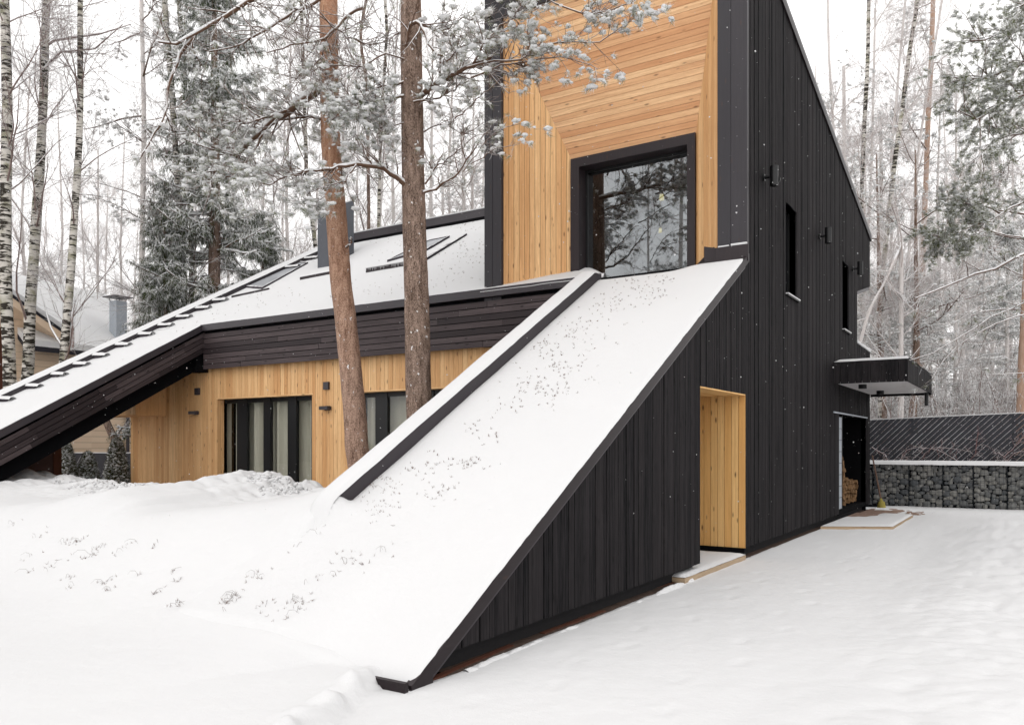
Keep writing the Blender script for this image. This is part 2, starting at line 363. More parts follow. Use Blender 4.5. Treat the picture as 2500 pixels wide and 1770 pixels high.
# ------------------------------------------------------------------ the snow-covered ground
X0 = -3.45
CREST = sorted([(on_y(u, v, 8.3)[0], on_y(u, v, 8.3)[2]) for u, v in [(-200, 1165), (0, 1157), (52, 1154), (110, 1181), (145, 1173), (200, 1187), (240, 1184), (330, 1195), (420, 1202), (480, 1193), (520, 1195), (565, 1176), (592, 1175), (629, 1163), (657, 1178), (685, 1179), (712, 1184), (725, 1199), (770, 1211)]]+[(-8.0, .86), (-7.0, .98), (-6.0, 1.12), (-5.0, 1.2)])
CRX = np.array([c[0] for c in CREST]); CRZ = np.array([c[1] for c in CREST])
def slope_z(x, y):
    """the roof plane carried down to the ground with a drifted, rounded foot"""
    r = Rz(y); k = .22; sf = k*np.log1p(np.exp(np.clip(r/k, -30, 30))); w_ = sstep(-3.70, -4.9, x); return np.maximum(r, -.06)*(1-w_)+sf*w_
PRINTS = [(-2.9+.22*(i % 2)+.05*math.sin(i*2.1), 2.9+.62*i, .2+.1*math.sin(i)) for i in range(26)]+[(-2.1+.2*(i % 2)+.1*math.sin(i*.4), 4.0+.66*i, -.1) for i in range(20)]
def ground(x, y):
    x = np.asarray(x, float); y = np.asarray(y, float)
    # level yard on the right
    yard = -0.10+.012*fbm(x*1.5, y*1.5, 4, 3)+.006*fbm(x*9, y*5, 2, 8)+0.02*sstep(-1.5, 1, x)
    edge = -1.28+.12*fbm(y*.9, 3.3, 3, 5)
    b = sstep(edge-.25, edge+.9, x)
    bank = .055+.08*fbm(x*.7, y*.7, 3, 11)+.022*lumps(x*3.1, y*3.1, 2)+.014*lumps(x*7, y*7, 4)+.006*lumps(x*15, y*15, 6)
    bank = np.where(y > 18.5, bank*sstep(22.5, 18.5, y), bank)
    yard = yard+b*bank
    # shallow, half-filled foot prints along the path
    if x.size > 4000:
        for px_, py_, an in PRINTS:
            dx = x-px_; dy = y-py_; q = (dx*math.cos(an)+dy*math.sin(an))/.055, (dy*math.cos(an)-dx*math.sin(an))/.135; r2 = q[0]**2+q[1]**2
            yard = yard-.008*np.exp(-r2**2)+.003*np.exp(-(np.sqrt(r2)-1.35)**2/.08)
    # slope on the left, continuing the roof plane, cresting before the courtyard
    cr = np.interp(x, CRX, CRZ)+.0*y
    s = slope_z(x, y)-.02; plat = cr-.05; k = .10
    near = -k*np.log(np.exp(-np.clip(s, -3, 3)/k)+np.exp(-plat/k))
    bump = .11*np.exp(-((x+5.87)/.55)**2)*sstep(5.0, 5.6, y)*(1-sstep(5.8, 6.6, y))*sstep(-5.62, -5.82, x)
    t = sstep(5.4, 7.9, y)
    left = near*(1-t)+(cr-.06)*t
    chunk = .07*lumps(x*1.5, y*1.5, 20)+.055*lumps(x*2.6, y*2.6, 21)+.07*lumps(x*4.7, y*4.7, 22)+.045*lumps(x*9.5, y*9.5, 23)
    left = left+sstep(5.9, 8.3, y)**1.6*(chunk*1.2-.085)+.012*fbm(x*1.2, y*1.2, 3, 31)+.004*fbm(x*8, y*8, 2, 33)
    left = left+bump
    left = left*(1-sstep(8.5, 10.2, y))+(-.02)*sstep(8.5, 10.2, y)
    # edge of the drift running from the foot of the ramp towards the camera
    ex = np.where(y < 4.08, -3.64+.34*(4.08-y), -3.66)+.07*fbm(y*2.7, .5, 4, 44)
    k = sstep(ex+.03, ex-.05, x)
    rim = .045*np.exp(-((x-ex+.12)/.10)**2)*(1+1.8*fbm(x*6, y*6, 3, 52))*sstep(4.3, 4.0, y)
    leftn = np.maximum(left, -.02+.02*fbm(x*1.3, y*1.3, 3, 50))+rim
    z = yard*(1-k)+leftn*k
    # under the building
    inside = (x > -5.58) & (x < X0-.02) & (y > 4.5)
    z = z-.06*sstep(4.12, 4.35, y)*sstep(-5.78, -5.58, x)*(x < X0-.02)*(y < 12)
    z = np.where(inside, np.where((y < 5.2) & (x < -4.0), slope_z(x, y)-.07, -.2), z)
    inh = (x > -18.4) & (x < X0-.02) & (y > 11.9) & (y < 24)
    z = np.where(inh, -.14, z)
    # behind the gabion wall the ground steps up and rises away into the wood
    back = sstep(24.6, 24.9, y)*sstep(-8, -3.6, x)
    z = z*(1-back)+(.98+.02*fbm(x, y, 3, 61))*back
    far = np.hypot(x, y); z = z+sstep(30, 90, far)*3.2*sstep(0, 20, y)+.25*fbm(x*.08, y*.08, 3, 71)*sstep(25, 60, far)
    return z
def spaced(lo, hi, a, b, fine, growth=1.12):
    e = list(np.arange(a, b, fine)); s = fine
    while e[-1] < hi: s *= growth; e.append(e[-1]+s)
    s = fine
    while e[0] > lo: s *= growth; e.insert(0, e[0]-s)
    return np.array(e)
gx = spaced(-400, 400, -14.0, 1.8, .04, 1.07); gy = spaced(-300, 500, 2.2, 9.3, .04, 1.04)
GX, GY = np.meshgrid(gx, gy, indexing='ij')
tag(grid_mesh('snow_ground', GX, GY, ground(GX, GY), M['snow']), kind='structure')
n_ = 260; sy = np.linspace(4.55, 22.3, n_); wob = .05+.05*fbm(sy*1.3, sy*0, 3, 4)+.03*fbm(sy*6, sy*0, 2, 5); t_ = np.linspace(0, 1, 4)
SX = (X0-.13)+(wob[:, None]+.12)*t_[None, :]; SY = sy[:, None]+0*SX; SZ = -.092+.012*fbm(SX*20, SY*9, 2, 6)-.03*t_[None, :]**4
tag(grid_mesh('bare_soil_strip', SX, SY, SZ, M['dirt']), kind='structure')
# ------------------------------------------------------------------ THE HOUSE
house = tag(empty('house', (-10.5, 11.5, 0)), 'black timber house with snowy sloping roof legs and a tall tower', 'house')
rb = random.Random(11)
XR = X0; YT = 11.68; YB = 22.4; ZF = 9.35
def Tz(y): return ZF-.2345*(y-YT)                    # top line of the tower's side wall
UY, UZ, UX = (0, 1, 0), (0, 0, 1), (1, 0, 0)
# --- long black side wall
E = uneven(4.40, YB, [.06, .075, .09, .105, .12], rb)
def snap(v):
    i = min(range(len(E)), key=lambda k: abs(E[k]-v)); E[i] = v
for v in (9.75, 11.64, 13.91, 14.67, 18.8, 19.5, 18.45, 21.84, 20.59): snap(v)
E.sort()
ZB = .05
W1, W2, G = (13.91, 14.67, 4.05, 5.60), (18.8, 19.5, 4.05, 5.55), (18.45, 21.84, .12, 2.2)
regs = [[(4.5, ZB), (9.75, ZB), (9.75, Rz(9.75)-.15), (4.5, Rz(4.5)-.15+.03)],
        [(9.75, 2.25), (11.64, 2.25), (11.64, Rz(11.64)-.15), (9.75, Rz(9.75)-.15)],
        [(11.64, ZB), (W1[0], ZB), (W1[0], Tz(W1[0])), (11.64, Tz(11.64))],
        [(W1[0], ZB), (W1[1], ZB), (W1[1], W1[2]), (W1[0], W1[2])], [(W1[0], W1[3]), (W1[1], W1[3]), (W1[1], Tz(W1[1])), (W1[0], Tz(W1[0]))],
        [(W1[1], ZB), (G[0], ZB), (G[0], Tz(G[0])), (W1[1], Tz(W1[1]))],
        [(G[0], G[3]), (W2[0], G[3]), (W2[0], Tz(W2[0])), (G[0], Tz(G[0]))],
        [(W2[0], G[3]), (W2[1], G[3]), (W2[1], W2[2]), (W2[0], W2[2])], [(W2[0], W2[3]), (W2[1], W2[3]), (W2[1], Tz(W2[1])), (W2[0], Tz(W2[0]))],
        [(W2[1], G[3]), (20.59, G[3]), (20.59, Tz(20.59)), (W2[1], Tz(W2[1]))],
        [(20.59, G[3]), (G[1], G[3]), (G[1], 3.905), (20.59, 3.94)], [(20.59, 5.17), (G[1], 5.47), (G[1], Tz(G[1])), (20.59, Tz(20.59))],
        [(G[1], ZB), (YB, ZB), (YB, 3.89), (G[1], 3.905)], [(G[1], 5.47), (YB, 5.58), (YB, Tz(YB)), (G[1], Tz(G[1]))]]
mb = MB()
for r in regs: boards(mb, (XR-.02, 0, 0), UY, UZ, UX, r, E, .007, .02, .006, None, rb)
mb.build('side_wall', M['char'], house)
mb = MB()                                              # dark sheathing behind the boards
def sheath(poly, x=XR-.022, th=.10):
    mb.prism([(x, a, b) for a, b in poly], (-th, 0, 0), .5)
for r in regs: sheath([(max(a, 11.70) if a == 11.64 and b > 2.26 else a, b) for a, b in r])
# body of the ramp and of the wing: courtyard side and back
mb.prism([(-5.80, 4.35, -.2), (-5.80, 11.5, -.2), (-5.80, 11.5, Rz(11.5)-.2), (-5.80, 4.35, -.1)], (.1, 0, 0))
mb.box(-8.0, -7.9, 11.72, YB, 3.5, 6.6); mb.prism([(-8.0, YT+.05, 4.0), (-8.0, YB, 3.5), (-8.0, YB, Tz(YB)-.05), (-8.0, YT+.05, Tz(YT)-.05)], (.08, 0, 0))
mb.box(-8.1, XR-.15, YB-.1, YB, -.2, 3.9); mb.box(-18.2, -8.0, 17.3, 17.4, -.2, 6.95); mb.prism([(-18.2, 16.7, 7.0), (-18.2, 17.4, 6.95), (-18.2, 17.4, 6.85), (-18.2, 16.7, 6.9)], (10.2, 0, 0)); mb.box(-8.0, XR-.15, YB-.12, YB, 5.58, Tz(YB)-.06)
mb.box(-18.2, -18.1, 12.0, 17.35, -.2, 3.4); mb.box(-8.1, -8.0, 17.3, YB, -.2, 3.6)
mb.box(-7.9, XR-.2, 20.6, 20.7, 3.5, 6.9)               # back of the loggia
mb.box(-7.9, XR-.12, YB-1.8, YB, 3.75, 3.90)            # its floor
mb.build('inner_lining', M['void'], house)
mb = MB(); mb.box(-18.2, -8.0, 11.9, 17.25, -.3, ZB+.02); mb.box(-8.05, XR-.10, 11.9, YB-.05, -.3, ZB+.02); mb.box(-5.75, XR-.10, 4.6, 9.74, -.3, ZB+.02)
mb.build('plinth', M['found'], house)
# back slope of the tower loggia, seen below the side wall
mb = MB(); mb.prism([(XR-.01, 20.59, 5.17), (XR-.01, YB, 5.58), (XR-.01, YB, 5.50), (XR-.01, 20.59, 5.09)], (-4, 0, 0)); mb.build('loggia_soffit', M['metal'], house)
mb = MB(); mb.prism([(XR+.02, 20.55, 3.95), (XR+.02, YB+.05, 3.90), (XR+.02, YB+.05, 3.96), (XR+.02, 20.55, 4.01)], (-4.2, 0, 0)); mb.build('loggia_snow', M['snowcap'], house)
# --- tower front: frame, timber funnel and window
mb = MB()
def fr(x0, x1, z0, z1, y0=YT-.05, y1=YT+.02):
    mb.box(x0, x1, y0, y1, z0, z1, rb.random())
fr(-8.0, -7.835, 3.9, 8.95); fr(-7.832, -7.65, 3.9, 8.95, YT-.045)
mb.build('corner_post', M['post'], house)
mb = MB(); fr(-3.86, -3.665, 4.40, 8.95); fr(-3.662, -3.425, 4.40, 8.95, YT-.045, YT+.03)
mb.build('corner_post', M['post'], house)
mb = MB(); fr(-8.0, -3.43, 9.13, ZF+.02, YT-.045); fr(-8.0, -3.43, 8.87, 9.122, YT-.05)
mb.build('front_beam', M['post'], house)
XO0, XO1, ZO, XI0, XI1, ZI, YI = -7.65, -3.86, 8.87, -6.60, -4.40, 6.39, YT+.55
YO = YT+.02
def panel(o, a, b, polyxyz, w, mat, name, n):
    o = np.array(o, float); a = np.array(a, float); a /= np.linalg.norm(a); b = np.array(b, float); b /= np.linalg.norm(b)
    P2 = [(float(np.dot(np.array(p)-o, a)), float(np.dot(np.array(p)-o, b))) for p in polyxyz]
    lo, hi = min(p[0] for p in P2), max(p[0] for p in P2); mbb = MB(); nn = np.cross(a, b)
    if np.dot(nn, n) < 0: nn = -nn
    boards(mbb, o-nn*.02, a, b, nn, P2, even(lo, hi, w), .005, .02, .0015, None, rb); return mbb.build(name, mat, house)
panel((XO0, YO, 0), (XI0-XO0, YI-YO, 0), UZ, [(XO0, YO, 4.0), (XI0, YI, 4.0), (XI0, YI, ZI), (XO0, YO, ZO)], .089, M['larch'], 'funnel_side_boarding', (1, -1, 0))
panel((XO1, YO, 0), (XI1-XO1, YI-YO, 0), UZ, [(XO1, YO, 4.0), (XI1, YI, 4.0), (XI1, YI, ZI), (XO1, YO, ZO)], .089, M['larch'], 'funnel_side_boarding', (-1, -1, 0))
panel((0, YO, ZO), (0, YI-YO, ZI-ZO), UX, [(XO0, YO, ZO), (XO1, YO, ZO), (XI1, YI, ZI), (XI0, YI, ZI)], .094, M['larch_top'], 'funnel_top_boarding', (0, -1, -.3))
mb = MB(); mb.prism([(XO0-.1, YO+.06, 4), (XO0-.1, YO+.06, 9.2), (XI0-.1, YI+.1, 9.2), (XI0-.1, YI+.1, 4)], (-.05, 0, 0)); mb.box(-7.9, XR-.1, YT+.1, YB-.2, ZF-3.5+.9, ZF-2.6+.95) if False else None
mb.build('funnel_backing', M['void'], house)
# window
win = empty('tower_window', (-5.5, YI, 4.2), 0, None); win.parent = house; win.location = (-5.5+10.5, YI-11.5, 4.2)
mb = MB()
xo0, xo1, zo, xi0, xi1, zi = XI0, XI1, ZI, -6.44, -4.53, 6.23
yf = YI-.05
for pl in ([(xo0, zo), (xi0, zi), (xi0, 4.0), (xo0, 4.0)], [(xo1, zo), (xo1, 4.0), (xi1, 4.0), (xi1, zi)], [(xo0, zo), (xo1, zo), (xi1, zi), (xi0, zi)]):
    mb.prism([(a, yf, b) for a, b in pl], (0, .07, 0), rb.random(), lambda p: (p[2], p[0]))
mb.build('window_casing', M['frame'], win)
mb = MB(); YG = YI+.22
mb.box(xi0-.02, xi0, yf+.07, YG+.05, 4.0, zi+.02); mb.box(xi1, xi1+.02, yf+.07, YG+.05, 4.0, zi+.02); mb.box(xi0, xi1, yf+.07, YG+.05, zi, zi+.02)
mb.build('window_reveal', M['frame'], win)
mb = MB(); f = .045
mb.box(xi0, xi0+f, YG-.03, YG+.03, 4.0, zi); mb.box(xi1-f*.5, xi1, YG-.03, YG+.03, 4.0, zi); mb.box(xi0+f, xi1-f*.5, YG-.03, YG+.03, zi-f, zi)
mb.build('window_frame', M['black'], win)
mb = MB(); mb.box(xi0+f, xi1-f*.5, YG-.006, YG+.006, 4.0, zi-f); mb.build('window_pane', M['glass'], win)
mb = MB()                                             # the room behind
a0, a1, b0, b1, c0, c1 = -6.9, -4.0, YG+.06, YG+4.0, 3.9, 6.9
mb.poly([(a0, b1, c0), (a1, b1, c0), (a1, b1, c1), (a0, b1, c1)]); mb.poly([(a0, b0, c0), (a0, b1, c0), (a0, b1, c1), (a0, b0, c1)]); mb.poly([(a1, b0, c0), (a1, b1, c0), (a1, b1, c1), (a1, b0, c1)])
mb.poly([(a0, b0, c0), (a1, b0, c0), (a1, b1, c0), (a0, b1, c0)]); mb.poly([(a0, b0, c1), (a1, b0, c1), (a1, b1, c1), (a0, b1, c1)])
mb.box(a0, xi0+.02, b0, b0+.02, c0, c1); mb.box(xi1-.02, a1, b0, b0+.02, c0, c1); mb.box(a0, a1, b0, b0+.02, zi-.02, c1)
mb.build('room_wall', M['room'], house)
# tower roof and its edge trim
mb = MB(); mb.prism([(XR+.03, YT-.06, ZF+.02), (XR+.03, YB+.06, Tz(YB+.06)+.02), (XR+.03, YB+.06, Tz(YB+.06)+.10), (XR+.03, YT-.06, ZF+.10)], (-4.6, 0, 0)); mb.build('tower_roof', M['metal'], house)
mb = MB(); mb.prism([(XR+.035, YT-.02, ZF-.10), (XR+.035, YB+.02, Tz(YB)-.10), (XR+.035, YB+.02, Tz(YB)+.015), (XR+.035, YT-.02, ZF+.015)], (-.035, 0, 0)); mb.build('roof_edge_trim', M['frame'], house)
mb = MB(); mb.prism([(XR+.0, YT-.05, ZF+.105), (XR+.0, YB+.05, Tz(YB)+.10), (XR+.0, YB+.05, Tz(YB)+.15), (XR+.0, YT-.05, ZF+.15)], (-4.5, 0, 0)); mb.build('tower_roof_snow', M['snowcap'], house)
# --- ramp: deck, edge boards, parapet, snow
mb = MB()
mb.prism([(XR-.01, 4.22, Rz(4.22)-.10), (XR-.01, 11.66, Rz(11.66)-.10), (XR-.01, 11.66, Rz(11.66)-.22), (XR-.01, 4.32, -.14), (XR-.01, 4.18, -.16)], (-2.3, 0, 0))
mb.build('ramp_deck', M['void'], house)
mb = MB()
def strip(x0, x1, y0, y1, hlo, hhi): mb.prism([(x0, y0, Rz(y0)+hlo), (x0, y1, Rz(y1)+hlo), (x0, y1, Rz(y1)+hhi), (x0, y0, Rz(y0)+hhi)], (x1-x0, 0, 0), .3, lambda p: (p[1], p[2]))
strip(XR+.038, XR-.02, 4.12, 11.70, -.140, -.024)
mb.build('ramp_edge_board', M['frame'], house)
mb = MB(); strip(XR+.022, XR-.02, 4.30, 11.55, -.175, -.139); mb.build('ramp_edge_lip', M['metal'], house)
mb = MB(); mb.prism([(XR+.036, 4.15, Rz(4.15)-.05), (XR+.036, 4.06, -.13), (XR+.036, 4.35, -.13), (XR+.036, 4.35, Rz(4.35)-.14)], (-.03, 0, 0)); mb.box(-3.70, XR+.036, 4.05, 4.09, -.20, -.035)
mb.build('ramp_foot_trim', M['frame'], house)
# parapet on the courtyard side
mb = MB(); mb.prism([(-5.63, 5.55, Rz(5.55)-.15), (-5.63, 11.40, Rz(11.40)-.15), (-5.63, 11.40, Rz(11.2)+.17), (-5.63, 11.16, Rz(11.16)+.17), (-5.63, 5.72, Rz(5.72)+.16), (-5.63, 5.55, Rz(5.55)+.02)], (-.22, 0, 0))
mb.build('ramp_parapet', M['metal'], house)
def snow_strip(name, x0f, x1f, y0, y1, zf, th, res=.06, seed=0, nx=9, amp=.008, over=.015):
    """a rounded bar of snow lying along y between x0f(y) and x1f(y) on the surface zf(y)"""
    ys = np.arange(y0, y1+res, res); t = np.linspace(0, 1, nx); Y, T = np.meshgrid(ys, t, indexing='ij'); a = np.vectorize(x0f)(Y)-over; b = np.vectorize(x1f)(Y)+over
    X = a+(b-a)*T; prof = np.clip(1-np.abs(2*T-1)**5, 0, 1); Z = np.vectorize(zf)(Y)+th*prof*(1+.15*fbm(Y*1.5, X*3, 3, seed))+amp*fbm(Y*4, X*6, 3, seed+3)-.004
    X = X+.012*fbm(Y*3, T*0+.3, 3, seed+5)*np.sign(T-.5)
    return grid_mesh(name, X, Y, Z, M['snowcap'], house)
snow_strip('parapet_snow', lambda y: -5.87, lambda y: -5.63, 5.44, 11.28, lambda y: min(Rz(y), Rz(11.16))-.05+.22*float(sstep(5.42, 5.66, y)), .045, seed=2)
# snow on the ramp, sinking to a level floor in the funnel
xs = np.linspace(-5.66, XR+.034, 64); ys = np.concatenate([np.linspace(4.10, 11.0, 170), np.linspace(11.03, 12.46, 30)])
Xg, Yg = np.meshgrid(xs, ys, indexing='ij'); lw_ = sstep(5.72, 5.35, Yg); Xg = Xg-.85*lw_*((XR+.034-Xg)/(XR+.034+5.66))**3
flat = Rz(11.28)+.21*(Yg-11.28)+.05*fbm(Xg*2, Yg*2, 3, 5)*0
corner = sstep(-4.6, -4.05, Xg)*sstep(12.0, 11.2, Yg)
Zg = np.where(Yg > 11.28, flat+.0, np.where(Yg < 6.5, slope_z(Xg, Yg), Rz(Yg))); ztop = np.minimum(Rz(Yg), Rz(11.70)); Zg = np.where((Yg < 11.74), Zg*(1-corner)+ztop*corner, Zg)
Zg = Zg+.010*fbm(Xg*1.3, Yg*1.3, 3, 91)+.004*fbm(Xg*7, Yg*7, 3, 93)
edge = XR+.034-Xg; Zg = Zg-.022*np.clip(1-edge/.04, 0, 1)**2-.02*np.clip(1-(Xg+5.66)/.05, 0, 1)*(Yg > 5.8)
Zg = Zg+.17*np.exp(-np.clip(Xg+5.64, 0, 9)/.10)*sstep(5.46, 5.62, Yg)*sstep(5.90, 5.68, Yg)*sstep(-5.95, -5.75, Xg)
wg = sstep(-5.72, -6.40, Xg); Zg = np.where(Xg < -5.66, Zg*(1-wg)+(ground(Xg, Yg)-.02)*wg, Zg); Zg = Zg+.008*np.clip(1-edge/.07, 0, 1)*fbm(Yg*9, Yg*0, 2, 95)
Zg = np.where(Yg < 4.2, Zg-.05*(4.2-Yg)/.1, Zg)
inx = np.where(Yg > 11.70, np.clip(Xg, XO0+(XI0-XO0)*np.clip((Yg-YO)/.55, 0, 1), XO1+(XI1-XO1)*np.clip((Yg-YO)/.55, 0, 1)), Xg)
grid_mesh('ramp_snow', inx, Yg, Zg, M['snow'], house)
grid_mesh('funnel_snow', *[g for g in (lambda A, B: (A, B, (lambda f: (4.222+.40*(B-11.535))*(1-f)+(Rz(11.28)-.02+.21*(B-11.28))*f)(sstep(-6.5, -5.75, A)*sstep(11.58, 11.75, B))-.05*np.clip(1-(B-11.525)/.03, 0, 1)+.012*fbm(A*3, B*3, 3, 7)))(*np.meshgrid(np.linspace(-8.02, -5.66, 40), np.linspace(11.525, 12.46, 34), indexing='ij'))], M['snow'], house)
mb = MB()                                             # flashing where the ramp meets the tower corner
mb.box(-3.90, -3.40, YT-.085, YT-.055, 4.16, 4.40)
mb.prism([(-3.90, YT-.06, 4.20), (-4.42, YI, 4.15), (-4.42, YI, 4.29), (-3.90, YT-.06, 4.42)], (-.014, -.014, 0))
mb.prism([(-3.885, YT-.07, 4.20), (-4.01, YT-.20, 4.20), (-4.01, YT-.20, 4.41), (-3.885, YT-.07, 4.40)], (.012, -.012, 0))
mb.build('corner_flashing', M['frame'], house)
mb = MB(); mb.box(-3.84, -3.68, YT-.088, YT-.052, 4.402, 4.42); mb.box(-3.65, -3.42, YT-.088, YT-.052, 4.402, 4.43); mb.build('flashing_snow', M['snowcap'], house)
# --- main roof: one plane from the eave over the courtyard to the ridge, with a leg down to the ground on the left
YE, YR, XL = 11.55, 16.70, -15.62
def xin(y): return -17.95+(y-8.43)*.17                 # inner line of the left rake, slightly splayed
deck = MB(); YW0 = 11.76
deck.prism([(-8.0, YE+.10, Rz(YE)-.10), (-8.0, YR, Rz(YR)-.08), (-8.0, YR, Rz(YR)-.5), (-8.0, YE+.12, Rz(YE)-.98)], (-7.7, 0, 0))
for h0, h1 in ((-.08, -.95),):
    a = [(XL-.22, 3.9), (XL-.22, YR), (xin(YR)-.3, YR), (xin(3.9)-.3, 3.9)]
    deck.hexa([(x, y, Rz(y)+h1) for x, y in a]+[(x, y, Rz(y)+h0) for x, y in a])
deck.box(-8.1, XR-.3, YE+.10, YT+.1, 3.24, 4.1); deck.box(-16.0, XL-.05, YE-.1, YW0, 3.17, 4.1); deck.build('roof_deck', M['void'], house)
def roof_snow(name, xa, xb, ya, yb, nx, ny, seed):
    s, t = np.meshgrid(np.linspace(0, 1, nx), np.linspace(0, 1, ny), indexing='ij'); Y = ya+(yb-ya)*t
    A = np.vectorize(xa)(Y); B = np.vectorize(xb)(Y); X = A+(B-A)*s
    Z = Rz(Y)+.012*fbm(X*1.1, Y*1.1, 4, seed)+.004*fbm(X*6, Y*6, 2, seed+2)
    return grid_mesh(name, X, Y, Z, M['snow'], house)
roof_snow('roof_snow', lambda y: xin(y)-.02, lambda y: XL+.02, 3.8, YE, 50, 140, 101)
roof_snow('roof_snow', lambda y: xin(y)-.02, lambda y: -7.95, YE, YR, 160, 90, 105)
mb = MB()                                             # eave gutter cap and the leg's edge cap
mb.box(XL-.03, -5.80, YE-.02, YE+.08, Rz(YE)-.145, Rz(YE)-.006)
mb.build('eave_cap', M['metal'], house)
mb = MB(); strip(XL+.035, XL-.05, 3.8, YE-.02, -.15, -.006); mb.build('leg_edge_cap', M['metal'], house)
mb = MB(); eb = even(3.22, Rz(YE)-.20, .108)
boards(mb, (0, YE+.07, 0), UZ, UX, (0, -1, 0), [(3.22, XL+.0), (eb[-1], XL+.0), (eb[-1], -5.82), (3.22, -5.82)], eb, .014, .022, .004, 3.2, rb)
mb.build('eave_fascia', M['char2'], house)
mb = MB(); L = math.hypot(1, RS); bd = np.array((0, 1, RS))/L; nd = np.array((0, -RS, 1))/L
h0 = -.66/L; h1 = -.20/L
boards(mb, (XL-.02, 0, RA), nd, bd, UX, [(h0, 3.5*L), (h1, 3.5*L), (h1, (YE+.05)*L), (h0, (YE+.05)*L)], even(h0, h1, .10), .013, .022, .004, 1.5, rb)
mb.build('leg_fascia', M['char2'], house)
mb = MB(); mb.prism([(XL-.2, 3.5, Rz(3.5)-1.02), (XL-.2, YE+.2, Rz(YE+.2)-1.02), (XL-.2, YE+.2, Rz(YE)-.5), (XL-.2, 3.5, Rz(3.5)-.5)], (-.05, 0, 0)); mb.build('leg_beam', M['void'], house)  # recessed lower board, its shade put into the near-black colour
# left rake parapet and its snow; ridge parapet
mb = MB(); ya, yb = 3.8, YR+.02
c = [(xin(y)+dx, y, Rz(y)+h) for h in (-1.0, .12) for y, dx in ((ya, 0), (yb, 0), (yb, -.42), (ya, -.42))]
mb.hexa(c); mb.build('rake_parapet', M['metal'], house)
snow_strip('rake_snow', lambda y: xin(y)-.42, lambda y: xin(y), 3.8, YR, lambda y: Rz(y)+.12, .06, seed=8)
mb = MB(); mb.box(-16.9, -8.0, YR, YR+.22, Rz(YR)-.3, Rz(YR)+.27); mb.build('ridge_parapet', M['metal'], house)
mb = MB(); mb.box(-16.5, -8.0, YR-.03, YR, Rz(YR)-.1, Rz(YR)+.06); mb.build('ridge_flashing', M['void'], house)
mb = MB(); mb.box(-16.9, -8.0, YR-.01, YR+.24, Rz(YR)+.272, Rz(YR)+.30); mb.build('ridge_snow', M['snowcap'], house)
for u, v in [(20, 978), (83, 947), (140, 919), (195, 894), (245, 872), (295, 847), (345, 822), (392, 800), (434, 780), (470, 760), (505, 742), (640, 668), (680, 648), (710, 632), (740, 618)]:
    p = on_roof(u, v); mb = MB(); y = p[1]; x = xin(y); mb.box(x+.01, x+.24+.1*rb.random(), y-.04, y+.0, Rz(y)-.03, Rz(y)+.04)
    s_ = mb.build('roof_step', M['snowymetal'], house)
    xs_, ts_ = np.meshgrid(np.linspace(x+.0, x+.5, 12), np.linspace(0, 1, 7), indexing='ij')
    Zs = Rz(y)+.045+.065*np.clip(1-np.abs(2*ts_-1)**3, 0, 1)*(1+.4*fbm(xs_*8, ts_*3+y, 2, 4))-.03*(xs_-x)/.5; grid_mesh('step_snow', xs_, y-.075+.16*ts_, Zs, M['snowcap'], s_)
# skylights
def skylight(pts, name='skylight'):
    P = [on_roof(*p) for p in pts]; P = [np.array((q[0], q[1], Rz(q[1])+.05)) for q in P]; mb = MB(); C = sum(P)/4
    for i in range(4):
        a, b = P[i], P[(i+1) % 4]; ia, ib = a+(C-a)*.06, b+(C-b)*.06; mb.prism([a, b, ib, ia], (0, 0, -.08))
    f_ = mb.build(name, M['snowymetal'], house); mb = MB(); mb.poly([p+(C-p)*.06+np.array((0, 0, -.02)) for p in P]); mb.build('skylight_pane', M['skyglass'], f_)
M['skyglass'] = snowy('snow_filmed_skylight_glass', c_twig((.20, .21, .23), (.50, .51, .53)), 1.2, 1.3, .4, 6, .3)
skylight([(600, 703), (640, 706), (752, 644), (716, 640)])
skylight([(945, 640), (1043, 612), (1098, 580), (1048, 590)])
mb = MB(); p, q = on_roof(893, 666), on_roof(987, 650); mb.prism([p, q, q+np.array((0, 0, .10)), p+np.array((0, 0, .10))], (0, .03, 0)); g1 = mb.build('snow_guard', M['frame'], house)
mb = MB(); n = 34
for i in range(n):
    a = p+(q-p)*(i+.5)/n; mb.cyl(a+np.array((0, -.012, .10)), a+np.array((0, -.012, .10-rb.uniform(.02, .10))), .008, 5, .002)
mb.build('icicles', M['snowcap'], g1)
mb = MB(); p, q = on_roof(732, 684), on_roof(815, 668); mb.prism([p, q, q+np.array((0, 0, .07)), p+np.array((0, 0, .07))], (0, .03, 0)); mb.build('snow_guard', M['frame'], house)
mb = MB(); p, q = on_roof(1040, 637), on_roof(1140, 575); mb.prism([p, q, q+np.array((0, 0, .05)), p+np.array((0, 0, .06))], (-.25, .1, 0)); mb.build('roof_flashing', M['snowymetal'], house)
mb = MB(); p, q = on_roof(565, 727), on_roof(655, 708); mb.prism([p, q, q+np.array((0, 0, .05)), p+np.array((0, 0, .05))], (0, .04, 0)); mb.build('snow_guard', M['frame'], house)
# chimney of the wing
mb = MB(); y0 = 14.69; z0 = 5.6
mb.hexa([(-15.24, y0, z0), (-14.81, y0, z0), (-14.81, y0+.86, z0), (-15.24, y0+.86, z0), (-15.24, y0, 7.47), (-14.81, y0, 7.47), (-14.81, y0+.86, 7.90), (-15.24, y0+.86, 7.90)])
ch = mb.build('chimney', M['chim'], house)
mb = MB(); mb.prism([(-15.26, y0-.02, 7.475), (-15.26, y0+.88, 7.905), (-15.26, y0+.88, 7.93), (-15.26, y0-.02, 7.52)], (.46, 0, 0)); mb.build('chimney_snow', M['snowcap'], ch)
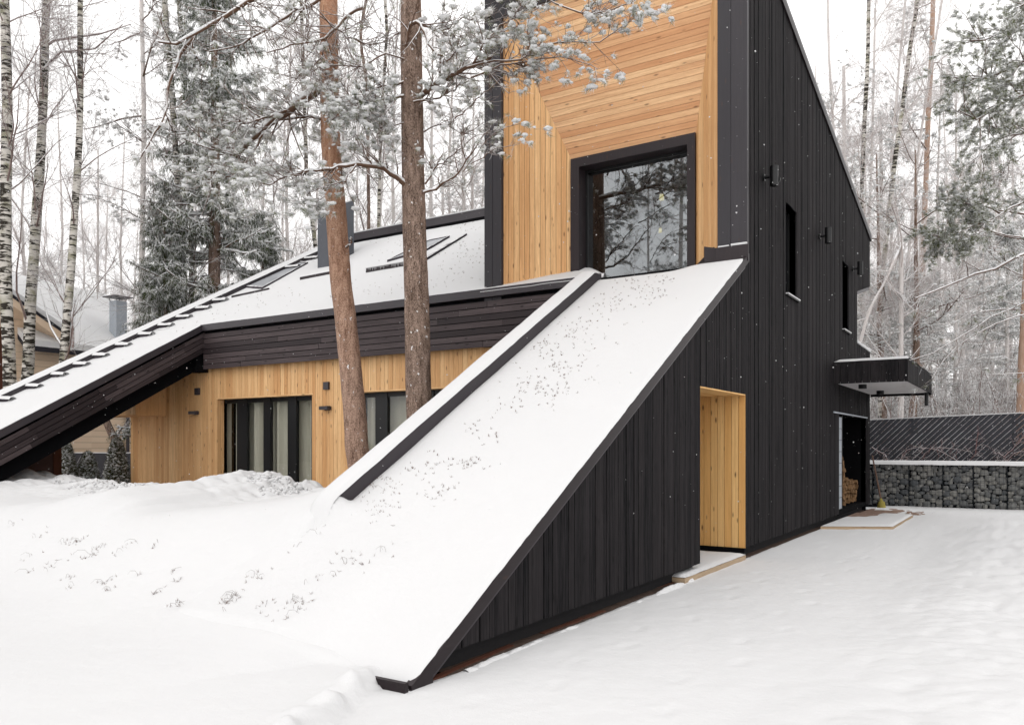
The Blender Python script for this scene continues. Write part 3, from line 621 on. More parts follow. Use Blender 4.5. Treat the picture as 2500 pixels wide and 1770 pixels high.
# --- courtyard wall of larch with glazed doors
YW = 11.78
d1 = [on_y(u, 1000, YW)[0] for u in (530.5, 762)]; d2 = [on_y(855, 1000, YW)[0], -6.6]; ZD = on_y(640, 969.5, YW)[2]
mb = MB(); wE = even(-18.68, -6.2, .103)
def wsnap(v): i = min(range(len(wE)), key=lambda k: abs(wE[k]-v)); wE[i] = v
for v in d1+d2[:1]: wsnap(v)
for r in ([(-18.68, -.1), (d1[0], -.1), (d1[0], 3.3), (-18.68, 3.3)], [(d1[0], ZD), (d1[1], ZD), (d1[1], 3.3), (d1[0], 3.3)], [(d1[1], -.1), (d2[0], -.1), (d2[0], 3.3), (d1[1], 3.3)], [(d2[0], ZD), (-6.2, ZD), (-6.2, 3.3), (d2[0], 3.3)]):
    boards(mb, (0, YW+.02, 0), UX, UZ, (0, -1, 0), r, wE, .005, .02, .002, None, rb)
mb.build('courtyard_wall', M['larch'], house)
mb = MB(); mb.box(-18.66, d1[0]-.03, YW+.021, YW+.12, -.1, 3.3); mb.box(d1[0]-.03, d1[1]+.03, YW+.021, YW+.12, ZD+.03, 3.3); mb.box(d1[1]+.03, d2[0]-.03, YW+.021, YW+.12, -.1, 3.3); mb.box(d2[0]-.03, -5.8, YW+.021, YW+.12, ZD+.03, 3.3)
mb.box(-18.6, -5.8, 14.2, 14.3, -.1, 3.3); mb.box(-18.6, -5.8, YW+.1, 14.3, 3.2, 3.28); mb.build('wing_lining', M['void'], house)
mb = MB(); uvv = lambda p: (p[2], p[1])
for d in (d1, d2): mb.box(d[0]-.02, d[0]+.0, YW, YW+.24, -.1, ZD, .4, uvv)
mb.box(d1[1], d1[1]+.02, YW, YW+.24, -.1, ZD, .4, uvv)
for d in (d1, d2): mb.box(d[0]-.03, d[1]+.03, YW-.006, YW+.24, ZD, ZD+.025, .9, lambda p: (p[0], p[1]))
mb.build('door_lining', M['larch'], house)
def curtain(x0, x1, y, z0, z1, parent, seed):
    n = int((x1-x0)/.02)+2; xs = np.linspace(x0, x1, n); zs = np.linspace(z0, z1, 6); X, Z = np.meshgrid(xs, zs, indexing='ij')
    ph = np.cumsum(.12+.10*vnoise(xs*6, xs*0, seed)); Y = y+(.075*np.sin(ph*1.6)+.03*np.sin(ph*3.7+1))[:, None]+0*Z
    return grid_mesh('curtain', X, Y, Z, M['curtain'], parent)
def glazed(name, secs, yd, z1, bars):
    """secs: list of (x0, x1) panes; bars: dark uprights"""
    t = empty(name, (0, 0, 0)); t.parent = house; x_lo = secs[0][0]; t.location = (x_lo+10.5, yd-11.5, 0); mb = MB()
    for a, b in bars: mb.box(a, b, yd-.02, yd+.06, -.05, z1)
    for a, b in secs: mb.box(a, b, yd, yd+.05, z1-.09, z1); mb.box(a, b, yd, yd+.05, -.05, .06)
    mb.build('door_frame', M['black'], t)
    for a, b in secs: mb = MB(); mb.box(a, b, yd+.02, yd+.03, .06, z1-.09); mb.build('door_pane', M['doorglass'], t)
    return t
yd = YW+.20; X = lambda u: on_y(u, 1050, yd)[0]
g = glazed('glazed_door', [(X(542), X(580)), (X(604), X(645)), (X(661), X(704)), (X(725), X(762))], yd, ZD, [(d1[0], X(542)), (X(580), X(604)), (X(645), X(661)), (X(704), X(725)), (X(762), d1[1])])
for i, (a, b) in enumerate(((515, 545), (552, 640), (643, 690), (694, 752))): curtain(X(a), X(b), yd+.22, 0, ZD, g, i)
g = glazed('glazed_door', [(X(862), X(918)), (X(947), X(1040)), (X(1060), X(1120))], yd, ZD, [(d2[0], X(862)), (X(918), X(947)), (X(1040), X(1060)), (X(1120), X(1128))])
for i, (a, b) in enumerate(((872, 905), (912, 1060))): curtain(X(a), X(b), yd+.25, 0, ZD, g, 9+i)
# projecting larch box and the render wall under the leg
mb = MB(); boards(mb, (0, 11.02, 0), UX, UZ, (0, -1, 0), [(-20.2, 2.22), (-17.25, 2.22), (-17.25, 3.0), (-20.2, 3.0)], even(-20.2, -17.25, .103), .005, .02, .002, None, rb); mb.box(-20.2, -17.25, 11.02, YW-.004, 2.22, 3.0, .3)
mb.build('projecting_larch_box', M['larch'], house)
mb = MB(); xs_ = -18.2; mb.prism([(xs_, 6, -.1), (xs_, 9.64, -.1), (xs_, 9.64, Rz(9.64)-.95), (xs_, 6, Rz(6)-.95+.4)], (-.12, 0, 0)); mb.build('leg_wall', M['brownwall'], house)
mb = MB(); mb.box(xs_-.14, xs_+.01, 9.645, 9.83, -.1, 2.2); mb.build('leg_wall_post', M['redbrown'], house)
# --- entrance niche in the side wall
mb = MB(); nE = even(-5.4, XR, .105)
boards(mb, (0, 11.655, 0), UX, UZ, (0, -1, 0), [(-5.4, .04), (XR, .04), (XR, 2.25), (-5.4, 2.25)], nE, .006, .02, .002, None, rb); mb.build('entrance_lining', M['larch_door'], house)
mb = MB(); boards(mb, (0, 0, 2.25), UX, UY, (0, 0, -1), [(-5.4, 9.75), (XR-.005, 9.75), (XR-.005, 11.64), (-5.4, 11.64)], nE, .006, .018, .002, None, rb); mb.build('entrance_ceiling', M['larch_door'], house)
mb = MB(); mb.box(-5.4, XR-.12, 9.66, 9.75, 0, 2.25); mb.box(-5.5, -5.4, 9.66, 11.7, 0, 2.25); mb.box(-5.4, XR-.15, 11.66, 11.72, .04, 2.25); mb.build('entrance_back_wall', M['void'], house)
mb = MB(); mb.box(-5.35, XR-.01, 11.60, 11.64, -.02, .035); mb.build('threshold', M['void'], house)
# --- upstairs slot windows
for k, Wn in enumerate((W1, W2)):
    t = empty('slot_window', (0, 0, 0)); t.parent = house; t.location = (XR+10.5, Wn[0]-11.5, Wn[2]); mb = MB()
    y0, y1, z0, z1 = Wn; d = .16
    mb.box(XR-d, XR-.012, y0-.015, y0, z0, z1); mb.box(XR-d, XR-.012, y1, y1+.015, z0, z1); mb.box(XR-d, XR-.012, y0-.015, y1+.015, z1, z1+.015); mb.box(XR-d, XR-.012, y0-.015, y1+.015, z0-.015, z0); mb.build('slot_reveal', M['black'], t)
    mb = MB(); mb.box(XR-d-.01, XR-d, y0, y1, z0, z1); mb.build('slot_pane', M['void'], t)
    mb = MB(); mb.box(XR-.05, XR+.05, y0-.02, y1+.04, z0-.025, z0); sl = mb.build('sill', M['black'], t)
    mb = MB(); mb.box(XR-.03, XR+.055, y0-.01, y1+.05, z0+.001, z0+.022); mb.build('sill_snow', M['snowcap'], sl)
# --- wood store opening with translucent door
mb = MB(); mb.box(XR+.005, XR+.03, 17.8, G[1]+.02, G[3]+.0, G[3]+.03); mb.build('lintel_flashing', M['lightmetal'], house)
mb = MB(); y0, y1, z0, z1 = G; x1 = XR-.13
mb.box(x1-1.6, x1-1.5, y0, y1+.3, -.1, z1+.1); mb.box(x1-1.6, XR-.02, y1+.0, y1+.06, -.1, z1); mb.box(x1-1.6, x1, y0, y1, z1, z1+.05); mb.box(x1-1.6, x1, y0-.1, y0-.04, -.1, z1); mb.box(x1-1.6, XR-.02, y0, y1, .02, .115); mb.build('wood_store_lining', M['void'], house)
t = empty('store_door', (0, 0, 0)); t.parent = house; t.location = (XR+10.5, G[0]-11.5, .12); mb = MB()
for k in range(8): mb.box(XR-.05, XR-.04, 18.48, 18.93, .14+.25*k+.006, .14+.25*(k+1)-.006)
mb.build('ribbed_door_panel', M['lightmetal'], t); mb = MB(); mb.box(XR-.06, XR-.03, 18.455, 18.48, .12, 2.2); mb.box(XR-.06, XR-.03, 18.93, 18.955, .12, 2.2)
for k in range(9): mb.box(XR-.055, XR-.036, 18.48, 18.93, .134+.25*k, .146+.25*k)
mb.build('door_frame', M['black'], t)
# --- canopy over the store
cp = empty('canopy', (0, 0, 0)); cp.parent = house; cx0, cx1, cy0, cy1, cz0, cz1 = XR+.002, -2.05, 17.84, 22.5, 2.80, 3.24; cp.location = (cx0+10.5, cy0-11.5, cz0); mb = MB()
ce = uneven(cx0, cx1, [.1, .13, .16], rb); boards(mb, (0, cy0+.02, 0), UX, UZ, (0, -1, 0), [(cx0, cz0), (cx1, cz0), (cx1, cz1), (cx0, cz1)], ce, .006, .02, .003, None, rb)
ce = uneven(cy0, cy1, [.1, .13, .16], rb); boards(mb, (cx1-.02, 0, 0), UY, UZ, UX, [(cy0, cz0), (cy1, cz0), (cy1, cz1), (cy0, cz1)], ce, .006, .02, .003, None, rb)
mb.box(cx0, cx1, cy1-.02, cy1+.0, cz0-.03, cz1); mb.build('canopy_fascia', M['char'], cp)
mb = MB(); mb.box(cx0, cx1-.03, cy0+.03, cy1-.03, cz0+.03, cz0+.045); mb.build('canopy_soffit', M['soffit'], cp)
mb = MB(); mb.box(cx0, cx1-.022, cy0+.022, cy1-.02, cz0+.047, cz1-.03); mb.build('canopy_core', M['void'], cp)
mb = MB(); mb.box(cx0, cx1-.02, cy0+.02, cy1-.02, cz1-.028, cz1-.004); mb.build('canopy_top', M['metal'], cp)
sx, sy = np.meshgrid(np.linspace(cx0, cx1+.01, 40), np.linspace(cy0-.01, cy1, 60), indexing='ij')
rim = np.minimum(np.minimum((sx-cx0+.01)/.12, (cx1+.02-sx)/.03), np.minimum((sy-cy0+.012)/.03, (cy1+.01-sy)/.03)); grid_mesh('canopy_snow', sx, sy, cz1-.004+.075*np.clip(rim, 0, 1)**.5+.006*fbm(sx*3, sy*3, 3, 9), M['snowcap'], cp)
for u, v in ((2106, 941), (2149, 956)):
    p = on_z(u, v, cz0+.01); mb = MB(); mb.cyl((p[0], p[1], cz0+.03), (p[0], p[1], cz0-.06), .085, 20); mb.build('canopy_spotlight', M['black'], cp, False)
mb = MB(); p = on_y(2262, 985, cy1-.3); mb.cyl((p[0], cy1-.3, cz0+.02), (p[0], cy1-.3, cz0-.30), .045, 14); mb.build('canopy_rain_spout', M['black'], cp)
# ------------------------------------------------------------------ small things on and around the house
def thing(name, label, cat, loc, group=None): return tag(empty(name, tuple(loc)), label, cat, group)
# cylinder lamps on the black wall
for (u, v), lab in zip([(1890, 430), (2022, 575), (2100, 655)], ['black cylinder wall lamp beside the near slot window, largest of three on the black wall',
        'black cylinder wall lamp between the two slot windows of the black wall', 'black cylinder wall lamp right of the far slot window, above the loggia notch']):
    p = on_x(u, v, XR+.17); t = thing('wall_lamp', lab, 'wall lamp', (XR, p[1], p[2]), 'cylinder lamps on the black side wall')
    mb = MB(); mb.cyl((XR+.0, p[1], p[2]), (XR+.03, p[1], p[2]), .055, 16); mb.cyl((XR+.03, p[1], p[2]), (XR+.13, p[1], p[2]), .028, 12); mb.build('bracket', M['black'], t)
    mb = MB(); mb.cyl((XR+.17, p[1], p[2]-.15), (XR+.17, p[1], p[2]+.15), .062, 24); mb.cyl((XR+.17, p[1], p[2]-.156), (XR+.17, p[1], p[2]-.150), .048, 24); mb.build('lamp_body', M['black'], t)
    if u == 1890:
        mb = MB(); mb.cyl((XR+.20, p[1]+.04, p[2]-.05), (XR+.20, p[1]+.075, p[2]-.05), .05, 20); mb.build('sensor_ring', M['black'], t)
# boxes and flat down-lights on the larch wall
for (u0, v0, u1, v1), nm, lab, cat in [((479, 948, 489, 964), 'wall_speaker', 'small dark square box on the larch wall under the sloping leg', 'wall box'), ((793, 933, 805, 951), 'wall_speaker', 'small dark square box on the larch pillar between the glazed doors', 'wall box')]:
    a, b = on_y(u0, v0, YW), on_y(u1, v1, YW); mb = MB(); mb.box(a[0], b[0], YW-.05, YW-.002, b[2], a[2]); tag(mb.build(nm, M['metal'], None, False, .006), lab, cat, 'dark boxes on the larch wall')
for (u0, v0, u1, v1), lab in [((462, 1004, 483, 1011), 'flat dark wall light on the larch wall left of the glazed door'), ((781, 992, 806, 1000), 'flat dark wall light on the larch pillar between the glazed doors')]:
    a, b = on_y(u0, v0, YW-.10), on_y(u1, v1, YW-.05); t = thing('flat_wall_light', lab, 'wall light', ((a[0]+b[0])/2, YW, b[2]), 'flat lights on the larch wall')
    mb = MB(); mb.box(a[0], b[0], YW-.13, YW-.02, b[2], a[2]); mb.build('lamp_shade', M['metal'], t, False, .004)
    mb = MB(); mb.box(a[0]+.05, b[0]-.05, YW-.02, YW-.001, b[2]-.01, a[2]+.01); mb.build('wall_plate', M['metal'], t)
# pendant lamps inside the tower room
for u, v, lab, s in [(1615, 482, 'small lit brass pendant lamp glowing behind the tower window, upper of the two', 1.0), (1612, 563, 'dim brass pendant lamp behind the tower window, lower of the two', .7)]:
    p = on_y(u, v, 13.6); t = thing('pendant_lamp', lab, 'pendant lamp', p, 'pendant lamps in the tower room')
    mb = MB(); mb.cyl(p+np.array((0, 0, .12)), p+np.array((0, 0, 6.85-p[2])), .006, 6); mb.build('cable', M['brass'], t)
    mb = MB(); mb.cyl(p+np.array((0, 0, -.05*s)), p+np.array((0, 0, .05*s)), .045*s, 14, .035*s); mb.build('bulb', M['bulb'], t)
    mb = MB(); mb.cyl(p+np.array((0, 0, .052*s)), p+np.array((0, 0, .12)), .03, 12, .015); mb.build('lamp_cap', M['brass'], t)
# step in front of the niche
def slab(name, label, cat, x0, x1, y0, y1, z0, z1, mat, tilt=0, snow=.03):
    t = thing(name, label, cat, ((x0+x1)/2, (y0+y1)/2, z0)); mb = MB(); n = 2
    for k in range(n): mb.box(x0, x1, y0, y1, z0+(z1-z0)*k/n+.003, z0+(z1-z0)*(k+1)/n, rb.random(), lambda p: (p[1], p[2]))
    mb.build('timber_edge', mat, t)
    a, b = np.meshgrid(np.linspace(x0-.0, x1, 30), np.linspace(y0, y1, 40), indexing='ij'); m = np.minimum(np.minimum(a-x0, x1-a), np.minimum(b-y0, y1-b))/.05
    grid_mesh('snow_cover', a, b, z1+snow*np.clip(m, .05, 1)**.5+.006*fbm(a*5, b*5, 3, 5), M['snowcap'], t); return t
M['palewood'] = wood('pale_weathered_larch', (.38, .28, .18), (.50, .38, .26), (.30, .2, .12), knots=.4)
slab('entrance_step', 'pale larch doorstep with snow on it in the timber niche of the black wall', 'step', -5.3, XR+.06, 9.05, 11.45, -.13, -.035, M['palewood'])
pa = [on_z(2003, 1283, -.06), on_z(2180, 1292, -.06), on_z(2222, 1262, -.06)]
t = thing('deck_platform', 'low snow-dusted timber platform lying before the wood store', 'platform', (-2.9, 18.2, -.12))
mb = MB(); px0, px1, py0, py1 = XR+.02, -2.24, 17.2, 20.4
mb.prism([(px0, py0-.7, -.14), (px1, py0, -.14), (px1, py1, -.14), (px0, py1, -.14)], (0, 0, .085), .5, lambda p: (p[0], p[2])); mb.build('timber_edge', M['palewood'], t)
a, b = np.meshgrid(np.linspace(0, 1, 36), np.linspace(0, 1, 50), indexing='ij'); PX = px0+(px1-px0)*a; PY = (py0-.7*(1-a))*(1-b)+py1*b; m = np.minimum(np.minimum(a, 1-a)*20, np.minimum(b, 1-b)*40)
bare = sstep(.12, .55, 1-np.hypot((PX+3.35)/.75, (PY-19.9)/1.6)+.35*fbm(PX*3, PY*1.5, 3, 77))
grid_mesh('snow_cover', PX, PY, -.054+.03*np.clip(m, .05, 1)**.5*(1-bare)-.012*bare, M['snowcap'], t)
mb = MB(); mb.poly([(px0, 18.4, -.048), (px1-.25, 18.8, -.048), (px1-.2, py1-.02, -.048), (px0, py1-.02, -.048)]); mb.build('swept_boards', M['swept'], t)
# patch of swept ground behind the platform
gxx, gyy = np.meshgrid(np.linspace(-3.6, -1.5, 80), np.linspace(20.45, 23.2, 80), indexing='ij')
msk = sstep(.0, .5, 1-np.hypot((gxx+3.05)/1.15, (gyy-21.6)/1.3)+.7*fbm(gxx*5, gyy*2.2, 4, 12)); hh = ground(gxx, gyy)+.008-.05*(1-msk)
tag(grid_mesh('swept_soil', gxx, gyy, hh, M['swept']), kind='structure')
# timber edging along the wall foot
mb = MB()
for i, (a, b) in enumerate([(on_z(1033, 1668, -.09), on_z(1255, 1574, -.09)), (on_z(1330, 1545, -.09), on_z(1480, 1490, -.09)), (on_z(1600, 1435, -.09), on_z(1668, 1416, -.09))]):
    mb = MB(); mb.prism([a+np.array((.0, 0, 0)), b+np.array((.0, 0, 0)), b+np.array((-.05, 0, 0)), a+np.array((-.05, 0, 0))], (0, 0, -.04), .3+.2*i, lambda p: (p[1], p[0]))
    tag(mb.build('edging_board', M['redbrown']), ['longest brown edging board in the snow, below the tip of the ramp', 'brown edging board in the snow halfway along the ramp wall', 'short brown edging board in the snow by the doorstep'][i], 'edging board', 'edging boards along the wall foot')
# broom
h0 = on_y(2152, 1232, 22.2); h1 = on_x(2122, 1112, -3.42); t = thing('broom', 'broom with a yellow head leaning on the far corner of the black wall', 'broom', h0)
top = np.array((-3.40, 22.42, h1[2])); base = h0+np.array((0, 0, .06))
mb = MB(); mb.cyl(base, top, .023, 10, .018); mb.build('handle', M['stick'], t)
mb = MB(); d = (top-base); d /= np.linalg.norm(d); mb.cyl(base-d*.02, base+d*.10, .055, 12, .025); rbb = random.Random(5)
for k in range(60):
    a = rbb.uniform(0, 2*PI); q = base+np.array((.075*math.cos(a)*rbb.random()**.5, .06*math.sin(a), -.10-.02*rbb.random())); mb.cyl(base+(q-base)*.1, q, .007, 4, .006)
mb.cyl(base-np.array((0, 0, .13)), base+np.array((0, 0, .02)), .105, 14, .075); mb.build('broom_head', M['straw'], t)
# firewood in the store: split logs, each a thing, copies of four meshes
def log_mesh(seed):
    r = random.Random(seed); n = r.choice([3, 4, 5]); L = r.uniform(.30, .38); mb = MB(); A = []
    for k in range(n):
        a = 2*PI*k/n+r.uniform(-.2, .2); q = r.uniform(.045, .075); A.append((q*math.cos(a), q*math.sin(a)))
    c = [(-L/2, a, b) for a, b in A]; mb.prism(c, (L, 0, 0)); return mb
protos = []
for k in range(4):
    o = log_mesh(40+k).build('firewood_log', M['log'], None, False, .004); protos.append(o)
spots = []
for row in range(5):
    for k in range(22): spots.append((19.05+k*.125+.06*(row % 2), .19+row*.105, 0))
for row in range(5, 14):
    for k in range(int(13-(row-5)*1.2)): spots.append((19.05+k*.125+.06*(row % 2), .19+row*.105, 1))
for i, (y, z, c) in enumerate(spots):
    o = protos[i] if i < 4 else protos[i % 4].copy()
    if i >= 4: col.objects.link(o)
    o.location = (XR-.33-rb.uniform(0, .10), y+rb.uniform(-.02, .02), z+rb.uniform(-.012, .012)); o.rotation_euler = (rb.uniform(0, 6), rb.uniform(-.08, .08), rb.uniform(-.15, .15))
    tag(o, 'split firewood log stacked in the dark wood store', 'firewood log', 'split logs stacked in the wood store')
# ------------------------------------------------------------------ gabion wall, fence behind it
def ico(sub=1):
    bm = bmesh.new(); bmesh.ops.create_icosphere(bm, subdivisions=sub, radius=1); V = np.array([v.co[:] for v in bm.verts]); Fc = np.array([[v.index for v in f.verts] for f in bm.faces]); bm.free(); return V, Fc
IV, IF = ico(2); IV1, IF1 = ico(1)
def gabion_line(u): return on_y(u, 1139, 24.0)[0]
gx_ = [gabion_line(u) for u in (2040, 2130, 2219, 2302, 2376, 2459, 2548, 2640)]; YGB = 24.0; GT = 1.03
ords = ['gabion basket half hidden behind the house corner', 'gabion basket right behind the leaning broom', 'gabion basket of grey stones just right of the broom', 'gabion basket of grey stones in the middle of the low wall', 'gabion basket of grey stones next to the one cut by the right edge', 'gabion basket of grey stones at the right edge of the photo', None]
for i in range(len(gx_)-2):
    x0, x1 = gx_[i], gx_[i+1]; t = thing('gabion_basket', ords[i], 'gabion', ((x0+x1)/2, YGB+.2, -.12), 'gabion baskets of the low stone wall')
    r = np.random.default_rng(50+i); pts = []
    # dart throwing with shrinking radii: large stones first
    for rad in [.092]*40+[.075]*160+[.058]*500+[.045]*1100+[.034]*1600:
        p = (r.uniform(x0+rad*.8, x1-rad*.8), r.uniform(-.10+rad*.8, GT-rad*.8)); 
        if all((p[0]-q[0])**2+((p[1]-q[1])*1.15)**2 > ((rad+q[2])*.93)**2 for q in pts): pts.append((*p, rad))
    V = []; Fs = []; R = []; b = 0
    for (px, pz, rad) in pts:
        k = 1+.16*np.sin(IV@r.normal(size=(3,))*2.2+r.uniform(0, 6))+.07*r.normal(size=len(IV)); P = IV*k[:, None]; P = np.sign(P)*np.abs(P)**.8
        P = P*np.array((rad*r.uniform(1.0, 1.3), rad*.8, rad*r.uniform(.85, 1.1))); V.append(P+np.array((px, YGB+.09+r.uniform(0, .02), pz))); Fs.append(IF+b); b += len(IV); R.append(np.full(len(IF), r.random()))
    link('stone_fill', quick_mesh('stone_fill', np.concatenate(V), np.concatenate(Fs), False, np.concatenate(R)), M['stone'], t)
    mb = MB(); mb.box(x0, x1, YGB+.10, YGB+.6, -.25, GT-.02); mb.build('basket_core', M['void'], t)
    mb = MB(); nx = 9; nz = 11
    for k in range(nx+1): xx = x0+(x1-x0)*k/nx; mb.cyl((xx, YGB, -.15), (xx, YGB, GT), .0036 if 0 < k < nx else .014, 5)
    for k in range(nz+1): zz = -.12+(GT+.12)*k/nz; mb.cyl((x0, YGB-.004, zz), (x1, YGB-.004, zz), .0036 if 0 < k < nz else .006, 5)
    for k in range(24): zz = -.1+1.12*k/24; mb.cyl((x1-.015, YGB-.01, zz), (x1+.012, YGB-.01, zz+.03), .006, 4)
    mb.build('wire_mesh', M['wire'], t)
    xs_, ys_ = np.meshgrid(np.linspace(x0, x1, 14), np.linspace(YGB-.035, YGB+.62, 14), indexing='ij'); prof = np.clip((ys_-(YGB-.035))/.07, 0, 1)**.5
    grid_mesh('snow_cap', xs_, ys_, GT-.015+.105*prof+.008*fbm(xs_*3, ys_*3, 3, 3), M['snowcap'], t)
def slat_fence(name, label, P0, P1, z0, z1a, z1b, pitch, seed, prob=.40):
    """boards at 45 degrees between P0 and P1 (plan), louvred so that each upper edge holds a line of snow"""
    P0 = np.array(P0, float); P1 = np.array(P1, float); L = np.linalg.norm(P1-P0); d = (P1-P0)/L; n = np.array((d[1], -d[0])); t = thing(name, label, 'fence', ((P0+P1)/2)[0:2].tolist()+[z0]); r = random.Random(seed)
    top = lambda s: z1a+(z1b-z1a)*s/L; mb = MB(); sn = MB(); H = max(z1a, z1b)-z0
    W = lambda s, z, o=0: (P0[0]+d[0]*s+n[0]*o, P0[1]+d[1]*s+n[1]*o, z)
    c = -H
    while c < L:
        def seg(c0, c1):
            poly = [(c0, z0), (c1, z0), (c1+H+.3, z0+H+.3), (c0+H+.3, z0+H+.3)]; poly = clip(clip(poly, 0, 0, True), 0, L, False)
            out = []                                        # clip to the sloping top
            for i in range(len(poly)):
                p, q = poly[i], poly[(i+1) % len(poly)]; dp = top(p[0])-p[1]; dq = top(q[0])-q[1]
                if dp >= 0: out.append(p)
                if (dp >= 0) != (dq >= 0): k = dp/(dp-dq); out.append((p[0]+(q[0]-p[0])*k, p[1]+(q[1]-p[1])*k))
            return out
        q = seg(c, c+pitch*.90)
        if len(q) >= 3:
            k = r.random(); mb.poly([W(a, b, .03 if (a-b) < c-z0+pitch*.45 else .012) for a, b in q], k); mb.prism([W(a, b, 0) for a, b in q], (n[0]*.012, n[1]*.012, 0), k)
        s = 0.0
        while s < H:                                        # broken line of snow on the upper edge of the board
            ln = r.uniform(.03, .34); a = c+s
            if 0 < a and a+ln < L and r.random() < prob:
                zz = z0+s; w_ = r.uniform(.004, .011)
                if zz+ln < top(a+ln): sn.prism([W(a, zz, 0.0), W(a+ln, zz+ln, 0.0), W(a+ln-w_, zz+ln+w_, 0.0), W(a-w_, zz+w_, 0.0)], (n[0]*.035, n[1]*.035, 0))
            s += ln+r.uniform(.0, .07)
        c += pitch
    mb.build('slat_panel', M['fenceboard'], t); sn.build('snow_lines', M['snowcap'], t)
    for k in range(int(L/2.4)+1):
        s = min(L, .05+k*2.4); pm = MB(); a = W(s, z0, -.06); pm.box(a[0]-.03, a[0]+.03, a[1]-.03, a[1]+.03, z0-.4, top(s)-.02); pm.build('post', M['black'], t)
    cp_ = MB(); cp_.prism([W(0, z1a, -.02), W(L, z1b, -.02), W(L, z1b, .045), W(0, z1a, .045)], (0, 0, .028)); cp_.build('snow_cap', M['snowcap'], t)
    return t
ya_ = 25.2; pA, pB, pC = on_y(2110, 1027, ya_), on_y(2300, 1017, ya_), on_y(2560, 1006, ya_)
slat_fence('slat_fence', 'dark fence of diagonal boards with lines of snow behind the gabion wall', (pA[0]-1.2, ya_), (pC[0], ya_), .95, pA[2]-.03, pC[2], .155, 3)
fa, fb = on_y(120, 1106, 14.2), on_y(330, 1106, 14.2)
slat_fence('slat_fence', 'dark diagonal board fence seen under the sloping leg, behind the thujas', (fa[0]-1, 14.2), (fb[0]+1.5, 14.2), 0, fa[2], fb[2], .19, 6, .4)
# ------------------------------------------------------------------ neighbour's house
nb = thing('neighbour_house', 'tan boarded house with a snow roof behind the black leg, far left', 'house', (-30, 14, 0)); NX = -27.0
mb = MB(); e = even(0, 9.2, .205); gr_ = [(8.0, 0), (15.6, 0), (15.6, 4.72), (13.0, 6.35), (8.0, 9.6)]
boards(mb, (NX-.03, 0, 0), UZ, UY, UX, [(b, a) for a, b in gr_], e, .008, .03, .002, None, rb); boards(mb, (NX-.03, 0, 0), UZ, UY, UX, [(0, 15.6), (4.72, 15.6), (4.72, 26), (0, 26)], e, .008, .03, .002, None, rb)
mb.build('boarded_wall', M['tanwood'], nb)
mb = MB(); mb.prism([(NX-.04, 8, 0), (NX-.04, 26, 0), (NX-.04, 26, 4.7), (NX-.04, 15.6, 4.7), (NX-.04, 13, 6.3), (NX-.04, 8, 9.5)], (-6, 0, 0)); mb.build('wall_core', M['void'], nb)
ra, rb_ = on_x(35, 722, NX+.6), on_x(155, 806, NX+.6); dr = (rb_-ra); sl = dr[2]/dr[1]
mb = MB(); y0, y1 = 8.0, rb_[1]; zf = lambda y: ra[2]+sl*(y-ra[1])
mb.prism([(NX+.6, y0, zf(y0)), (NX+.6, y1, zf(y1)), (NX+.6, y1, zf(y1)-.09), (NX+.6, y0, zf(y0)-.09)], (-7, 0, 0)); mb.build('roof', M['tile'], nb)
mb = MB(); mb.prism([(NX+.58, y0, zf(y0)-.10), (NX+.58, y1, zf(y1)-.10), (NX+.58, y1, zf(y1)-.34), (NX+.58, y0, zf(y0)-.34)], (-.6, 0, 0)); mb.build('barge_board', M['tanwood'], nb)
mb = MB(); mb.prism([(NX+.62, y0, zf(y0)+.01), (NX+.62, y1, zf(y1)+.01), (NX+.62, y1, zf(y1)+.16), (NX+.62, y0, zf(y0)+.16)], (-7, 0, 0)); mb.build('roof_snow', M['snowcap'], nb)
# eave of the wing behind: roof rising to the left, snow on it
e0, e1 = on_x(85, 845, NX+.5), on_x(250, 858, NX+.5); r0, r1 = on_x(181, 715, NX-3.0), on_x(269, 734, NX-3.0); far = on_x(345, 800, NX+.5)
mb = MB(); q = [(NX+.5, 13.2, e0[2]), (NX+.5, far[1], e0[2]), (NX-3, r1[1], r1[2]), (NX-3, 13.2, r1[2]+.3)]
mb.prism(q, (0, 0, -.16)); mb.build('wing_roof', M['tile'], nb)
mb = MB(); mb.prism([(a, b, c+.005) for a, b, c in q], (0, 0, .20)); mb.build('wing_roof_snow', M['clump'], nb)
p = on_x(292, 815, -27.2); chn = MB(); bz = p[2]-.8; tz = on_x(292, 737, -27.2)[2]; chn.box(p[0]-.2, p[0]+.22, p[1]-.26, p[1]+.14, bz, tz); cc = chn.build('chimney', M['lightmetal'], nb)
mb = MB(); mb.box(p[0]-.36, p[0]+.38, p[1]-.42, p[1]+.30, tz+.13, tz+.155)
for dx, dy in ((-.17, -.22), (.19, -.22), (-.17, .1), (.19, .1)): mb.cyl((p[0]+dx, p[1]+dy, tz-.02), (p[0]+dx*1.3, p[1]+dy*1.3, tz+.14), .012, 5)
mb.build('chimney_cowl', M['metal'], cc)
dp = on_x(312, 1080, NX+.08); mb = MB(); mb.cyl((NX+.08, dp[1], -.1), (NX+.08, dp[1], 4.5), .055, 12); mb.build('downpipe', M['metal'], nb)
wv = on_x(4, 850, NX+.02); mb = MB(); mb.box(NX, NX+.06, wv[1]-.8, wv[1]+.12, 2.7, 5.2); mb.build('window_frame', M['redbrown'], nb)
